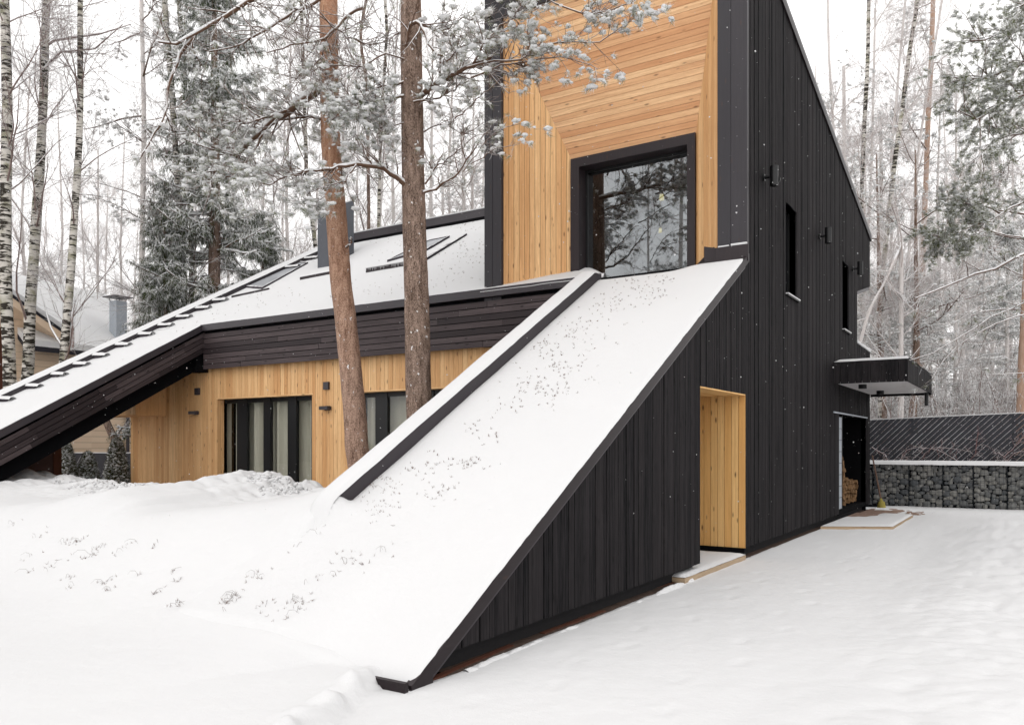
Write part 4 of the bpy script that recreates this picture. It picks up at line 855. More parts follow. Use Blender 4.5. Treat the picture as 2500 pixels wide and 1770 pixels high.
# ------------------------------------------------------------------ TREES
def norm(v): return v/np.maximum(np.linalg.norm(v, axis=-1, keepdims=True), 1e-9)
def tubes(P, R, sides):
    """P (M,K,3) polylines, R (M,K) radii -> verts, quads"""
    Mn, K, _ = P.shape; d = norm(P[:, -1]-P[:, 0]); ref = np.where(np.abs(d[:, 2:3]) < .9, np.array([[0, 0, 1.]]), np.array([[1., 0, 0]]))
    a = norm(np.cross(d, ref)); b = np.cross(d, a); t = np.linspace(0, 2*PI, sides, endpoint=False)
    ring = a[:, None, :]*np.cos(t)[None, :, None]+b[:, None, :]*np.sin(t)[None, :, None]
    V = P[:, :, None, :]+R[:, :, None, None]*ring[:, None, :, :]
    i = np.arange(Mn*K*sides).reshape(Mn, K, sides); j = np.roll(i, -1, axis=2)
    Fq = np.stack([i[:, :-1], j[:, :-1], j[:, 1:], i[:, 1:]], -1).reshape(-1, 4)
    return V.reshape(-1, 3), Fq
class Geo:
    def __init__(s): s.V = []; s.F = []; s.R = []; s.n = 0
    def add(s, V, Fc, r=None): s.V.append(V); s.F.append(Fc+s.n); s.n += len(V); s.R.append(np.zeros(len(Fc)) if r is None else r)
    def mesh(s, name, smooth=False):
        if len({f.shape[1] for f in s.F}) > 1:
            s.R = [np.repeat(r, 2) if f.shape[1] == 4 else r for f, r in zip(s.F, s.R)]; s.F = [np.concatenate([f[:, [0, 1, 2]], f[:, [0, 2, 3]]], 1).reshape(-1, 3) if f.shape[1] == 4 else f for f in s.F]
        return quick_mesh(name, np.concatenate(s.V), np.concatenate(s.F), smooth, np.concatenate(s.R))
def sample(P, R, idx, t):
    K = P.shape[1]; x = t*(K-1); k = np.minimum(x.astype(int), K-2); f = (x-k)[:, None]
    A, B = P[idx, k], P[idx, k+1]; return A*(1-f)+B*f, norm(B-A), R[idx, k]*(1-f[:, 0])+R[idx, k+1]*f[:, 0]
def grow(P, R, n, t0, t1, ang, L, r, g, up=0.0, wander=.25, K=4, rmax=.6, taper=.3, idx=None, flat=0.0):
    """n shoots from random places on the polylines"""
    idx = g.integers(0, len(P), n) if idx is None else idx; n = len(idx); t = g.uniform(t0, t1, n); C, T, rr = sample(P, R, idx, t)
    ref = norm(g.normal(size=(n, 3))*np.array((1, 1, 1-flat))); U = norm(np.cross(T, ref)); U = U*np.array((1, 1, 1-flat)); a = np.radians(g.uniform(*ang, n))[:, None]
    D = norm(np.cos(a)*T+np.sin(a)*norm(U)); Ln = g.uniform(*L, n) if isinstance(L, tuple) else L(t)*g.uniform(.7, 1.2, n)
    pts = [C]; r0 = np.minimum(rr*rmax, r*Ln/np.mean(Ln) if np.isscalar(r) else r); Rs = [r0]
    for k in range(1, K):
        D = norm(D+np.array((0, 0, up))/K+wander*g.normal(size=(n, 3))/math.sqrt(K)); C = C+D*(Ln/(K-1))[:, None]; pts.append(C); Rs.append(r0*(1-(1-taper)*k/(K-1)))
    return np.stack(pts, 1), np.stack(Rs, 1)
def blades(C, D, nb, L, w, g, spread=1.0, droop=0.0):
    """nb thin triangles round each centre"""
    n = len(C); C = np.repeat(C, nb, 0); D = np.repeat(D, nb, 0); d = norm(D*.8+spread*g.normal(size=(n*nb, 3))); d[:, 2] -= droop; d = norm(d)
    s = norm(np.cross(d, g.normal(size=(n*nb, 3)))); ln = L*g.uniform(.6, 1.15, n*nb)[:, None]; C = C+.15*L*g.normal(size=C.shape)
    V = np.stack([C-s*w/2, C+s*w/2, C+d*ln], 1).reshape(-1, 3); Fc = np.arange(n*nb*3).reshape(-1, 3)
    return V, Fc, np.repeat(g.random(n*nb), 1)
def blobs(C, S, g, flat=.6, V0=None, F0=None):
    V0 = IV1 if V0 is None else V0; F0 = IF1 if F0 is None else F0
    n = len(C); k = 1+.30*g.normal(size=(n, len(V0), 1)).clip(-1, 1); st = np.stack([g.uniform(.7, 1.4, n), g.uniform(.7, 1.4, n), np.full(n, flat)], -1)[:, None, :]
    V = C[:, None, :]+V0[None]*k*S[:, None, None]*st; Fc = (F0[None]+(np.arange(n)*len(V0))[:, None, None]).reshape(-1, 3); return V.reshape(-1, 3), Fc
def poly_line(pts, d0, d1=None, K=None):
    """a line seen in the photograph as (u, v) at camera distances d0..d1"""
    d1 = d0 if d1 is None else d1; n = len(pts); P = np.array([at_d(u, v, d0+(d1-d0)*i/max(1, n-1)) for i, (u, v) in enumerate(pts)])
    return resample(P, K) if K else P
def resample(P, K):
    s = np.concatenate([[0], np.cumsum(np.linalg.norm(np.diff(P, axis=0), axis=1))]); t = np.linspace(0, s[-1], K); return np.stack([np.interp(t, s, P[:, i]) for i in range(3)], -1)
def finish(root, parts):
    """parts: (name, mesh, material); meshes are in world metres, or local when the root is at the origin"""
    for nme, me, mt in parts: link(nme, me, mt, root)
    return root
def trunk_mesh(P, r0, r1, sides=20, K=26, g=None, rough=.05, flare=.25):
    Q = resample(P, K); t = np.linspace(0, 1, K); R = r0+(r1-r0)*t; R = R*(1+flare*np.exp(-t*K/2.0)); V, Fc = tubes(Q[None], R[None], sides)
    V = V.reshape(K, sides, 3); c = Q[:, None]; V = c+(V-c)*(1+rough*(g or RNG).normal(size=(K, sides, 1)).clip(-1.5, 1.5)); return V.reshape(-1, 3), Fc, Q[None], R[None]

def birch(name, label, P, r0, r1, seed, nbr=26, twig=1500, group=None, spread=(1.2, 3.0), crown0=.25, bark='birchbark', loc=None, fine=.0035, extra=None, cat='birch', tmat='twig_red'):
    g = np.random.default_rng(seed); P = np.array(P, float); base = P[0] if loc is None else np.zeros(3)
    t = tag(empty(name, tuple(base)), label, cat, group); V, Fc, TP, TR = trunk_mesh(P, r0, r1, 14, 28, g, .04, .15)
    G = Geo(); B1, R1 = grow(TP, TR, nbr, crown0, .98, (28, 62), lambda t_: spread[1]+(spread[0]-spread[1])*t_, .021, g, .35, .22, 7)
    if extra is not None:
        E1 = np.stack([resample(np.array(e), 7) for e in extra]); B1 = np.concatenate([B1, E1]); R1 = np.concatenate([R1, np.tile(np.linspace(r0*.28, r0*.07, 7), (len(E1), 1))])
    G.add(*tubes(B1, R1, 5)); B2, R2 = grow(B1, R1, int(nbr*6), .15, 1, (20, 60), (.5, 1.5), .010, g, .1, .3, 5); G.add(*tubes(B2, R2, 4))
    B3, R3 = grow(B2, R2, twig, .1, 1, (15, 60), (.35, .95), fine, g, -.35, .3, 4, .9, .6); G.add(*tubes(B3, R3, 3))
    TG = Geo(); TG.add(V, Fc); finish(t, [('trunk', TG.mesh('trunk', True), M[bark]), ('crown', G.mesh('crown'), M[tmat])])
    return t
def pine(name, label, P, r0, r1, seed, bark, limbs=14, Lm=(1.5, 3.2), crown0=.55, tufts=900, group=None, nmat='needle_far', tl=.11, loc=None, extra=None, snow=.5, nb=12, cat='pine', tw=.007, lmat='limb'):
    g = np.random.default_rng(seed); P = np.array(P, float); base = P[0] if loc is None else np.zeros(3)
    t = tag(empty(name, tuple(base)), label, cat, group); V, Fc, TP, TR = trunk_mesh(P, r0, r1, 18, 30, g, .04, .2); TG = Geo(); TG.add(V, Fc)
    B1, R1 = grow(TP, TR, limbs, crown0, .99, (55, 95), Lm, .030, g, .25, .3, 7)
    if extra is not None:
        for pts, a, b in extra: B1 = np.concatenate([B1, resample(pts, 7)[None]]); R1 = np.concatenate([R1, np.linspace(a, b, 7)[None]])
    G = Geo(); G.add(*tubes(B1, R1, 7)); B2, R2 = grow(B1, R1, limbs*7, .25, 1, (25, 65), (.4, 1.1), .014, g, .1, .3, 5, flat=.4); G.add(*tubes(B2, R2, 4))
    B3, R3 = grow(B2, R2, limbs*34, .2, 1, (20, 60), (.15, .45), .005, g, .1, .3, 4, .9); G.add(*tubes(B3, R3, 3))
    idx = g.integers(0, len(B3), tufts); C, T, _ = sample(B3, R3, idx, g.uniform(.5, 1, tufts)); N = Geo(); N.add(*blades(C, T, nb, tl, tw, g, .75))
    S = Geo(); k = g.random(tufts) < snow; S.add(*blobs(C[k]+np.array((0, 0, .02)), g.uniform(.025, .06, k.sum()), g, .55))
    finish(t, [('trunk', TG.mesh('trunk', True), M[bark]), ('branches', G.mesh('branches'), M[lmat]), ('needles', N.mesh('needles'), M[nmat]), ('snow_clumps', S.mesh('snow_clumps', True), M['clump'])])
    return t
def spruce(name, label, base, H, Rb, seed, group=None, nbr=190, bark='pinebark_grey', lo=.06, loc=None, dens=16, cat='spruce', lat=26, nm='spruce', lm='limb', sshare=.6):
    g = np.random.default_rng(seed); base = np.array(base, float); o = base if loc is None else np.zeros(3); P = np.array([o, o+np.array((.1, 0, H*.5)), o+np.array((0, 0, H))])
    t = tag(empty(name, tuple(o)), label, cat, group); V, Fc, TP, TR = trunk_mesh(P, .013*H, .02, 12, 16, g, .04, .2); TG = Geo(); TG.add(V, Fc)
    B1, R1 = grow(TP, TR, nbr, lo, .985, (78, 100), lambda t_: Rb*(1-t_)**.85+.15, .02, g, -.25, .12, 7, .5); B1[:, -2:, 2] += .10*Rb*np.array((.4, 1))[None, :]*.6; G = Geo(); G.add(*tubes(B1, R1, 4))
    B2, R2 = grow(B1, R1, nbr*lat, .10, 1, (35, 70), (.15, .48), .004, g, -.7, .15, 4, .9, flat=.8)
    N = Geo(); n2 = len(B2); idx = np.repeat(np.arange(n2), dens); tt = g.uniform(.0, 1, len(idx)); C, T, _ = sample(B2, R2, idx, tt); N.add(*blades(C, T*.35+np.array((0, 0, -.9)), 1, .15, .012, g, .28))
    S = Geo(); Q = B1[:, 1:]+np.array((0, 0, .025)); S.add(*tubes(Q, np.linspace(.045, .02, 6)[None]*g.uniform(.3, 1.4, (len(Q), 1)), 5)); sn = g.random(n2) < sshare; Q = B2[sn][:, :3]+np.array((0, 0, .012)); S.add(*tubes(Q, np.tile(np.array((.012, .019, .007)), (len(Q), 1))*g.uniform(.4, 1.4, (len(Q), 1)), 4))
    finish(t, [('trunk', TG.mesh('trunk', True), M[bark]), ('branches', G.mesh('branches'), M[lm]), ('needles', N.mesh('needles'), M[nm]), ('snow_load', S.mesh('snow_load', True), M['clump'])])
    return t
def copy_tree(src, loc, rz, s, label, group):
    r = src.copy(); col.objects.link(r); r.location = loc; r.rotation_euler = (0, 0, rz); r.scale = (s, s, s); r['label'] = label; r['group'] = group
    for ch in src.children: c = ch.copy(); col.objects.link(c); c.parent = r
    return r

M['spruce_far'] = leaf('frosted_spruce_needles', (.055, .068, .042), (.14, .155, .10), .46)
# --- the two pines in the courtyard
def px_limb(pts, d0, d1, ra, rb__): return (poly_line(pts, d0, d1), ra, rb__)
def court_pine(name, label, line, d, wpx0, wpx1, bark, limbs, seed, extra_up, gnarl=None):
    """limbs: (points, d0, d1, radius0, radius1, twigs, twig length, tufts, snow share)"""
    g = np.random.default_rng(seed); P = poly_line(line, d, d); b0 = P[0].copy(); b0[2] = -.1; P = np.concatenate([b0[None], P, [P[-1]+np.array((-.05, 0, extra_up))]])
    t = tag(empty(name, (float(b0[0]), float(b0[1]), -.1)), label, 'pine'); r0, r1 = wpx0/2*d/F_PX, wpx1/2*d/F_PX
    V, Fc, TP, TR = trunk_mesh(P, r0, r1*.75, 44, 220, g, .0, .15); V = V.reshape(220, 44, 3); c_ = TP[0][:, None]; th = np.linspace(0, 2*PI, 44, endpoint=False)[None, :]; kk = np.arange(220)[:, None]
    pl = lumps(np.cos(th)*3.2+7+kk*0, np.sin(th)*3.2+kk*.22, seed)+.6*lumps(np.cos(th)*6+kk*0, np.sin(th)*6+kk*.5+3, seed+1); V = c_+(V-c_)*(.965+.045*pl[..., None]+.03*fbm(np.cos(th)*2+kk*.06, np.sin(th)*2+kk*.05, 3, seed)[..., None]); TG = Geo(); TG.add(V.reshape(-1, 3), Fc)
    if gnarl is not None:
        for (u, v, dd, s) in gnarl: Vb, Fb = blobs(np.array([at_d(u, v, dd)]), np.array([s]), g, 1.3, IV, IF); KN.add(Vb, Fb) if False else None
    G = Geo(); N = Geo(); S = Geo(); LS = Geo()
    top, tr = grow(TP, TR, 16, .72, .99, (60, 95), (1.6, 3.0), .045, g, .2, .3, 7)     # crown above the frame
    allL = [(top[i], tr[i], 16, .8, 40, .5) for i in range(len(top))]
    for L in limbs: Q = resample(poly_line(L[0], L[1], L[2]), 14); Q[1:-1] += .012*g.normal(size=(12, 3)); allL.append((Q, np.linspace(L[3], L[4], 14), L[5], L[6], L[7], L[8]))
    for Q, r, nt_, tl_, ntuft, sn in allL:
        Q = Q[None]; r = np.asarray(r)[None]; G.add(*tubes(Q, r, 9))
        if r[0, 0] > .02:                               # a bank of snow along the top of the limb
            QQ = Q+np.array((0, 0, 1))*(r*.72)[..., None]; LS.add(*tubes(QQ, r*(.80+.22*g.normal(size=r.shape)).clip(.3, 1.1), 7))
        if nt_ == 0: continue
        a2, q2 = grow(Q, r, nt_, .15, 1, (30, 75), (.45*tl_, 1.2*tl_), .012, g, .12, .32, 7, flat=.25); G.add(*tubes(a2, q2, 5))
        a3, q3 = grow(a2, q2, nt_*5, .1, 1, (25, 65), (.16*tl_+.08, .5*tl_), .0055, g, .1, .38, 5, .9, .5); G.add(*tubes(a3, q3, 4))
        if ntuft:
            C, T, _ = sample(a3, q3, g.integers(0, len(a3), ntuft), g.uniform(.35, 1, ntuft)); N.add(*blades(C, T, 30, .095, .0044, g, .55))
            k = g.random(ntuft) < min(1, sn*1.1); m = int(k.sum())
            if m:
                S.add(*blobs(C[k]+np.array((0, 0, .022)), g.uniform(.016, .054, m), g, .5, IV, IF)); S.add(*blobs(C[k]+g.normal(size=(m, 3))*.035+np.array((0, 0, .02)), g.uniform(.012, .03, m), g, .55))
                st = C[k]; S.add(*blades(st+np.array((0, 0, .008)), T[k], 12, .075, .0055, g, .55))
    finish(t, [('trunk', TG.mesh('trunk', True), M[bark]), ('branches', G.mesh('branches', True), M['limb']), ('needles', N.mesh('needles'), M['needle']), ('snow_clumps', S.mesh('snow_clumps', True), M['clump']), ('limb_snow', LS.mesh('limb_snow', True), M['clump'])])
    return t
A_ = [(880, 1160), (874, 1115), (870, 1085), (868, 1031), (860, 945), (852, 859), (843, 772), (832, 690), (826, 600), (821, 530), (814, 440), (807, 345), (804, 200), (802, 0), (801, -300), (803, -620)]
court_pine('pine', 'leaning orange-brown pine in the courtyard, left of the pair, in front of the chimney', A_, 12.5, 58, 41, 'pinebark', [
    ([(803, 190), (770, 225), (740, 245), (690, 278), (640, 318), (600, 352), (560, 392), (520, 425)], 12.5, 11.9, .075, .03, 34, .8, 165, .75),
    ([(800, -20), (784, 0), (695, 44), (642, 81), (577, 115), (511, 126)], 12.5, 12.0, .03, .009, 30, .7, 33, .5),
    ([(800, -60), (700, -50), (616, 0), (577, 24), (512, 58), (472, 89), (433, 107), (386, 103)], 12.5, 11.5, .06, .016, 22, .6, 33, .8),
    ([(472, 94), (438, 136), (425, 173), (407, 256), (396, 301), (336, 400)], 11.8, 11.4, .028, .008, 12, .5, 7, .6),
    ([(885, 20), (850, 39), (786, 97), (708, 112), (650, 130)], 12.2, 11.8, .03, .008, 26, .7, 16, .4),
    ([(802, 300), (760, 285), (700, 290), (640, 300), (600, 290)], 12.5, 12.2, .025, .006, 24, .7, 22, .4),
    ([(700, 270), (640, 290), (590, 300), (560, 330), (540, 300)], 12.0, 11.6, .02, .006, 18, .5, 60, .95),
    ([(640, 330), (600, 400), (560, 430), (500, 450)], 12.0, 11.7, .02, .006, 22, .6, 93, .9),
    ([(805, 120), (760, 170), (720, 190), (670, 175)], 12.4, 12.2, .02, .006, 22, .7, 11, .3),
    ([(846, 606), (855, 594), (859, 580)], 12.35, 12.3, .0199, .014, 0, .1, 0, 0), ([(822, 738), (813, 728), (806, 722)], 12.4, 12.4, .010, .004, 0, .1, 0, 0),
    ([(803, 60), (850, 90), (900, 110), (960, 100)], 12.4, 12.2, .02, .006, 22, .7, 8, .3)], 301, 2.0)
B_ = [(1030, 1120), (1024, 1010), (1021, 930), (1019, 800), (1016, 690), (1011, 540), (1009, 430), (1006, 260), (1004, 120), (1003, 0), (1000, -280), (1001, -560)]
court_pine('pine', 'straight grey-brown pine in the courtyard, right of the pair, with snowy limbs', B_, 12.1, 66, 51, 'pinebark_grey', [
    ([(1008, 470), (988, 452), (965, 430), (935, 410), (905, 401), (870, 400), (830, 408), (790, 414)], 12.1, 11.5, .05, .022, 14, .5, 43, .85),
    ([(790, 414), (750, 420), (700, 430), (655, 455), (620, 440)], 11.5, 11.2, .022, .007, 26, .55, 136, .85),
    ([(870, 402), (840, 440), (800, 455), (760, 470)], 11.6, 11.4, .015, .005, 18, .5, 64, .8),
    ([(1035, 470), (1060, 463), (1090, 445), (1118, 425), (1140, 390), (1165, 355), (1195, 318)], 12.0, 11.5, .022, .006, 12, .4, 11, .5),
    ([(1038, 450), (1060, 412), (1110, 378), (1150, 340), (1170, 330)], 12.0, 11.7, .015, .005, 14, .4, 14, .5),
    ([(992, 112), (996, 85), (1008, 55), (1020, 52), (1032, 68), (1042, 100), (1052, 120), (1075, 135), (1090, 150)], 11.8, 11.5, .032, .012, 10, .5, 18, .8),
    ([(1028, 232), (1050, 212), (1080, 195), (1105, 182), (1150, 160), (1200, 140)], 12.1, 11.2, .05, .02, 16, .6, 43, .9),
    ([(1140, 165), (1200, 150), (1260, 150), (1330, 110), (1400, 100), (1450, 108), (1500, 80), (1560, 35)], 11.2, 10.5, .016, .005, 34, .5, 108, .9),
    ([(1150, 190), (1220, 160), (1290, 150), (1350, 140), (1420, 150), (1460, 170)], 11.2, 10.7, .014, .005, 26, .45, 79, .9),
    ([(1160, 150), (1180, 110), (1230, 60), (1290, 30), (1330, 10)], 11.1, 10.7, .014, .005, 18, .45, 50, .95),
    ([(1340, 0), (1380, 25), (1430, 36), (1490, 25), (1540, 10), (1600, -20)], 10.9, 10.6, .014, .006, 22, .35, 36, .7),
    ([(1110, 290), (1150, 260), (1190, 220), (1230, 190)], 11.5, 11.0, .012, .005, 10, .4, 11, .6),
    ([(1130, 420), (1200, 330), (1230, 310), (1270, 300), (1310, 318)], 11.3, 10.9, .008, .003, 10, .25, 12, .7),
    ([(1150, 400), (1200, 370), (1240, 355), (1270, 350)], 11.3, 11.0, .008, .003, 10, .25, 10, .7),
    ([(990, 235), (950, 240), (900, 246), (850, 238), (800, 232)], 12.0, 11.5, .022, .008, 36, .55, 165, .85),
    ([(985, 200), (930, 215), (880, 250), (830, 285), (790, 300)], 12.0, 11.4, .02, .006, 30, .5, 122, .85),
    ([(1010, 250), (1060, 240), (1100, 225), (1140, 200)], 11.9, 11.6, .02, .006, 24, .5, 79, .85),
    ([(990, 300), (940, 310), (880, 330), (830, 350)], 12.0, 11.6, .012, .004, 20, .45, 43, .7),
    ([(1000, 150), (940, 130), (880, 165), (800, 160), (735, 190), (700, 240)], 12.0, 11.7, .016, .005, 40, .7, 28, .5),
    ([(1000, 60), (950, 100), (900, 60), (850, 90)], 12.1, 11.9, .014, .005, 30, .7, 14, .3),
    ([(1020, 60), (1080, 80), (1130, 40), (1180, 60)], 12.1, 11.8, .016, .005, 34, .6, 64, .6),
    ([(1090, 150), (1130, 110), (1170, 130), (1190, 90)], 11.5, 11.2, .012, .005, 20, .5, 64, .8),
    ([(1020, 330), (1080, 300), (1130, 330), (1180, 300)], 12.2, 12.0, .012, .005, 24, .5, 21, .4)], 302, 2.0)

# --- trees on the left, beyond the leg
def upright(pts, d, ground_z=0.0, top=1.5):
    P = poly_line(pts, d, d); b = P[-1].copy(); b[2] = ground_z; P = np.concatenate([b[None], P[::-1]]); e = P[-1]+norm(P[-1]-P[-3])*top; return np.concatenate([P, e[None]])
birch('birch', 'thick white birch trunk at the left edge, leaning slightly', upright([(11, 0), (18, 240), (15, 430), (13, 640), (17, 770), (24, 920)], 20), .155, .10, 11, 22, 1500, None, (1.5, 3), .3, loc=None, extra=None)
birch('birch', 'leaning birch with dark bark bands, second from the left edge', upright([(113, 0), (107, 215), (103, 300), (99, 390), (90, 520), (82, 647), (76, 700), (70, 860), (67, 930)], 21), .155, .085, 12, 20, 1500, None, (1.5, 3), .3,
      extra=[poly_line([(100, 120), (130, 100), (180, 92), (240, 85), (320, 60)], 21), poly_line([(97, 200), (120, 150), (160, 118), (220, 130), (300, 60)], 21)])
birch('birch', 'slim birch with a forked base, third from the left edge', upright([(196, 0), (196, 259), (191, 400), (185, 475), (180, 560), (170, 700), (162, 800), (155, 870)], 20.5), .12, .055, 13, 22, 1500, None, (1.2, 2.6), .25,
      extra=[poly_line([(178, 850), (180, 770), (152, 735), (128, 670), (100, 600)], 20.5)])
birch('birch', 'birch in front of the dark spruce, left of a close pair', upright([(402, 0), (410, 100), (418, 200), (425, 300), (432, 420), (442, 560), (450, 700)], 24), .10, .075, 14, 26, 1800, None, (1.2, 3), .2)
birch('birch', 'birch in front of the dark spruce, right of a close pair', upright([(436, 0), (445, 110), (452, 230), (460, 380), (468, 560)], 24.5), .09, .065, 15, 22, 1500, None, (1.2, 2.6), .2)
birch('birch', 'thin dark-stemmed birch behind the chimney, between the two courtyard pines and the spruce', upright([(735, 0), (742, 200), (748, 420), (765, 560), (775, 640)], 26), .08, .05, 16, 30, 2200, None, (1.2, 3), .15)
birch('birch', 'thin birch stem between the two courtyard pines', upright([(938, 0), (946, 60), (930, 300), (925, 500)], 25), .06, .045, 17, 30, 2200, None, (1.2, 3), .15)
birch('birch', 'brown double-curved stem just right of the leaning courtyard pine', upright([(895, 0), (882, 60), (878, 100), (890, 160), (897, 230), (900, 520)], 25.5), .06, .045, 18, 26, 1800, None, (1.0, 2.4), .15, 'pinebark_grey')
spruce('spruce', 'big snow-laden spruce with dark hanging twigs, behind the roof left of the chimney', (at_d(520, 900, 24)[0], at_d(520, 900, 24)[1], 0), 19, 3.0, 21, None, 260, lo=.20, dens=22, sshare=.85)
spruce('spruce', 'smaller snowy spruce at the left foot of the big spruce', (at_d(400, 900, 23)[0], at_d(400, 900, 23)[1], 0), 8.6, 1.7, 22, None, 130, lo=.2, dens=15)
spruce('spruce', 'snowy spruce just left of the grey chimney, lower than the big one', (at_d(640, 900, 26)[0], at_d(640, 900, 26)[1], 0), 9.0, 1.8, 23, None, 130, lo=.2, dens=15)
pine('pine', 'frosted pine crown left of the spruce, above the neighbour chimney', upright([(345, 0), (352, 300), (345, 700)], 27, 0, 5), .11, .05, 24, 'farbark', 26, (1.0, 2.4), .42, 1900, None, 'needle_far', .12, snow=.5)
birch('leaning_tree', 'leaning forked trunk with snow on it, behind the thujas under the leg', np.array([at_d(300, 1130, 22.5), at_d(285, 1085, 22.5), at_d(262, 1035, 22.5), at_d(240, 980, 22.5), at_d(225, 900, 22.5)]), .11, .08, 25, 6, 80, None, (.6, 1.2), .5, 'pinebark_grey',
      extra=[np.array([at_d(285, 1070, 22.4), at_d(293, 1050, 22.3), at_d(315, 1032, 22.2), at_d(325, 1020, 22.2)])], cat='tree')
# --- trees on the right
R_ = [([(2121, 0), (2118, 164), (2110, 302), (2103, 495), (2100, 700)], 32, .085, 'birch trunk nearest the black tower wall on the right, with dark notches'),
      ([(2241, 0), (2218, 142), (2202, 276), (2185, 388), (2177, 465), (2164, 582), (2155, 672), (2150, 800)], 30, .085, 'birch leaning right with a black-marked trunk, right of the tower'),
      ([(2205, 60), (2198, 130), (2185, 280), (2174, 388), (2181, 465), (2175, 620), (2160, 800)], 33, .05, 'thin brown birch twisting round its neighbour, right of the tower'),
      ([(2300, 0), (2263, 228), (2241, 379), (2231, 496), (2213, 668), (2205, 800)], 34, .055, 'slim birch crossing beside the orange pine trunk on the right'),
      ([(2020, -60), (2022, 60), (2024, 142), (2040, 400)], 36, .06, 'faint birch directly above the sloping edge of the tower'),
      ([(2135, 100), (2131, 276), (2129, 388), (2121, 539), (2110, 700)], 38, .06, 'faint hazy birch behind the one nearest the tower'),
      ([(2100, 840), (2112, 790), (2130, 740), (2160, 690), (2200, 600)], 28, .09, 'low forked birch rising from behind the loggia of the tower')]
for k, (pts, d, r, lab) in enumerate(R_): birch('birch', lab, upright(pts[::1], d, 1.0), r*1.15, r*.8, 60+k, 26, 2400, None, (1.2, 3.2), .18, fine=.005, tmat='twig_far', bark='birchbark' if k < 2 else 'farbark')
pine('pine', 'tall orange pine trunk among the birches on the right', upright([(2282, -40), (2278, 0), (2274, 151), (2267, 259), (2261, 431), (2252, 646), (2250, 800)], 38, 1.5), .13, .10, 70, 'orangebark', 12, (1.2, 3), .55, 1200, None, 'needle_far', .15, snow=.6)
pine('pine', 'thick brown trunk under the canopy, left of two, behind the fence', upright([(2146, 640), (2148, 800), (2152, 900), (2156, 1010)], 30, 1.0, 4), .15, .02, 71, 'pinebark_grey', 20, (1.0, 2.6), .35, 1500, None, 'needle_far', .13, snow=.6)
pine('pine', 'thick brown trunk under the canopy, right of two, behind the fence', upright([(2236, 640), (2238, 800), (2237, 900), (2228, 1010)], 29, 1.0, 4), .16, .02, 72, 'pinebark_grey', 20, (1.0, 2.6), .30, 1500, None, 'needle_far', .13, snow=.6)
pine('pine', 'orange pine trunk cut by the right edge of the photo', upright([(2500, 840), (2497, 900), (2494, 960)], 27, 1.0, 5), .16, .12, 73, 'orangebark', 12, (1.0, 2.4), .5, 500, None, 'needle_far', .13, snow=.6)
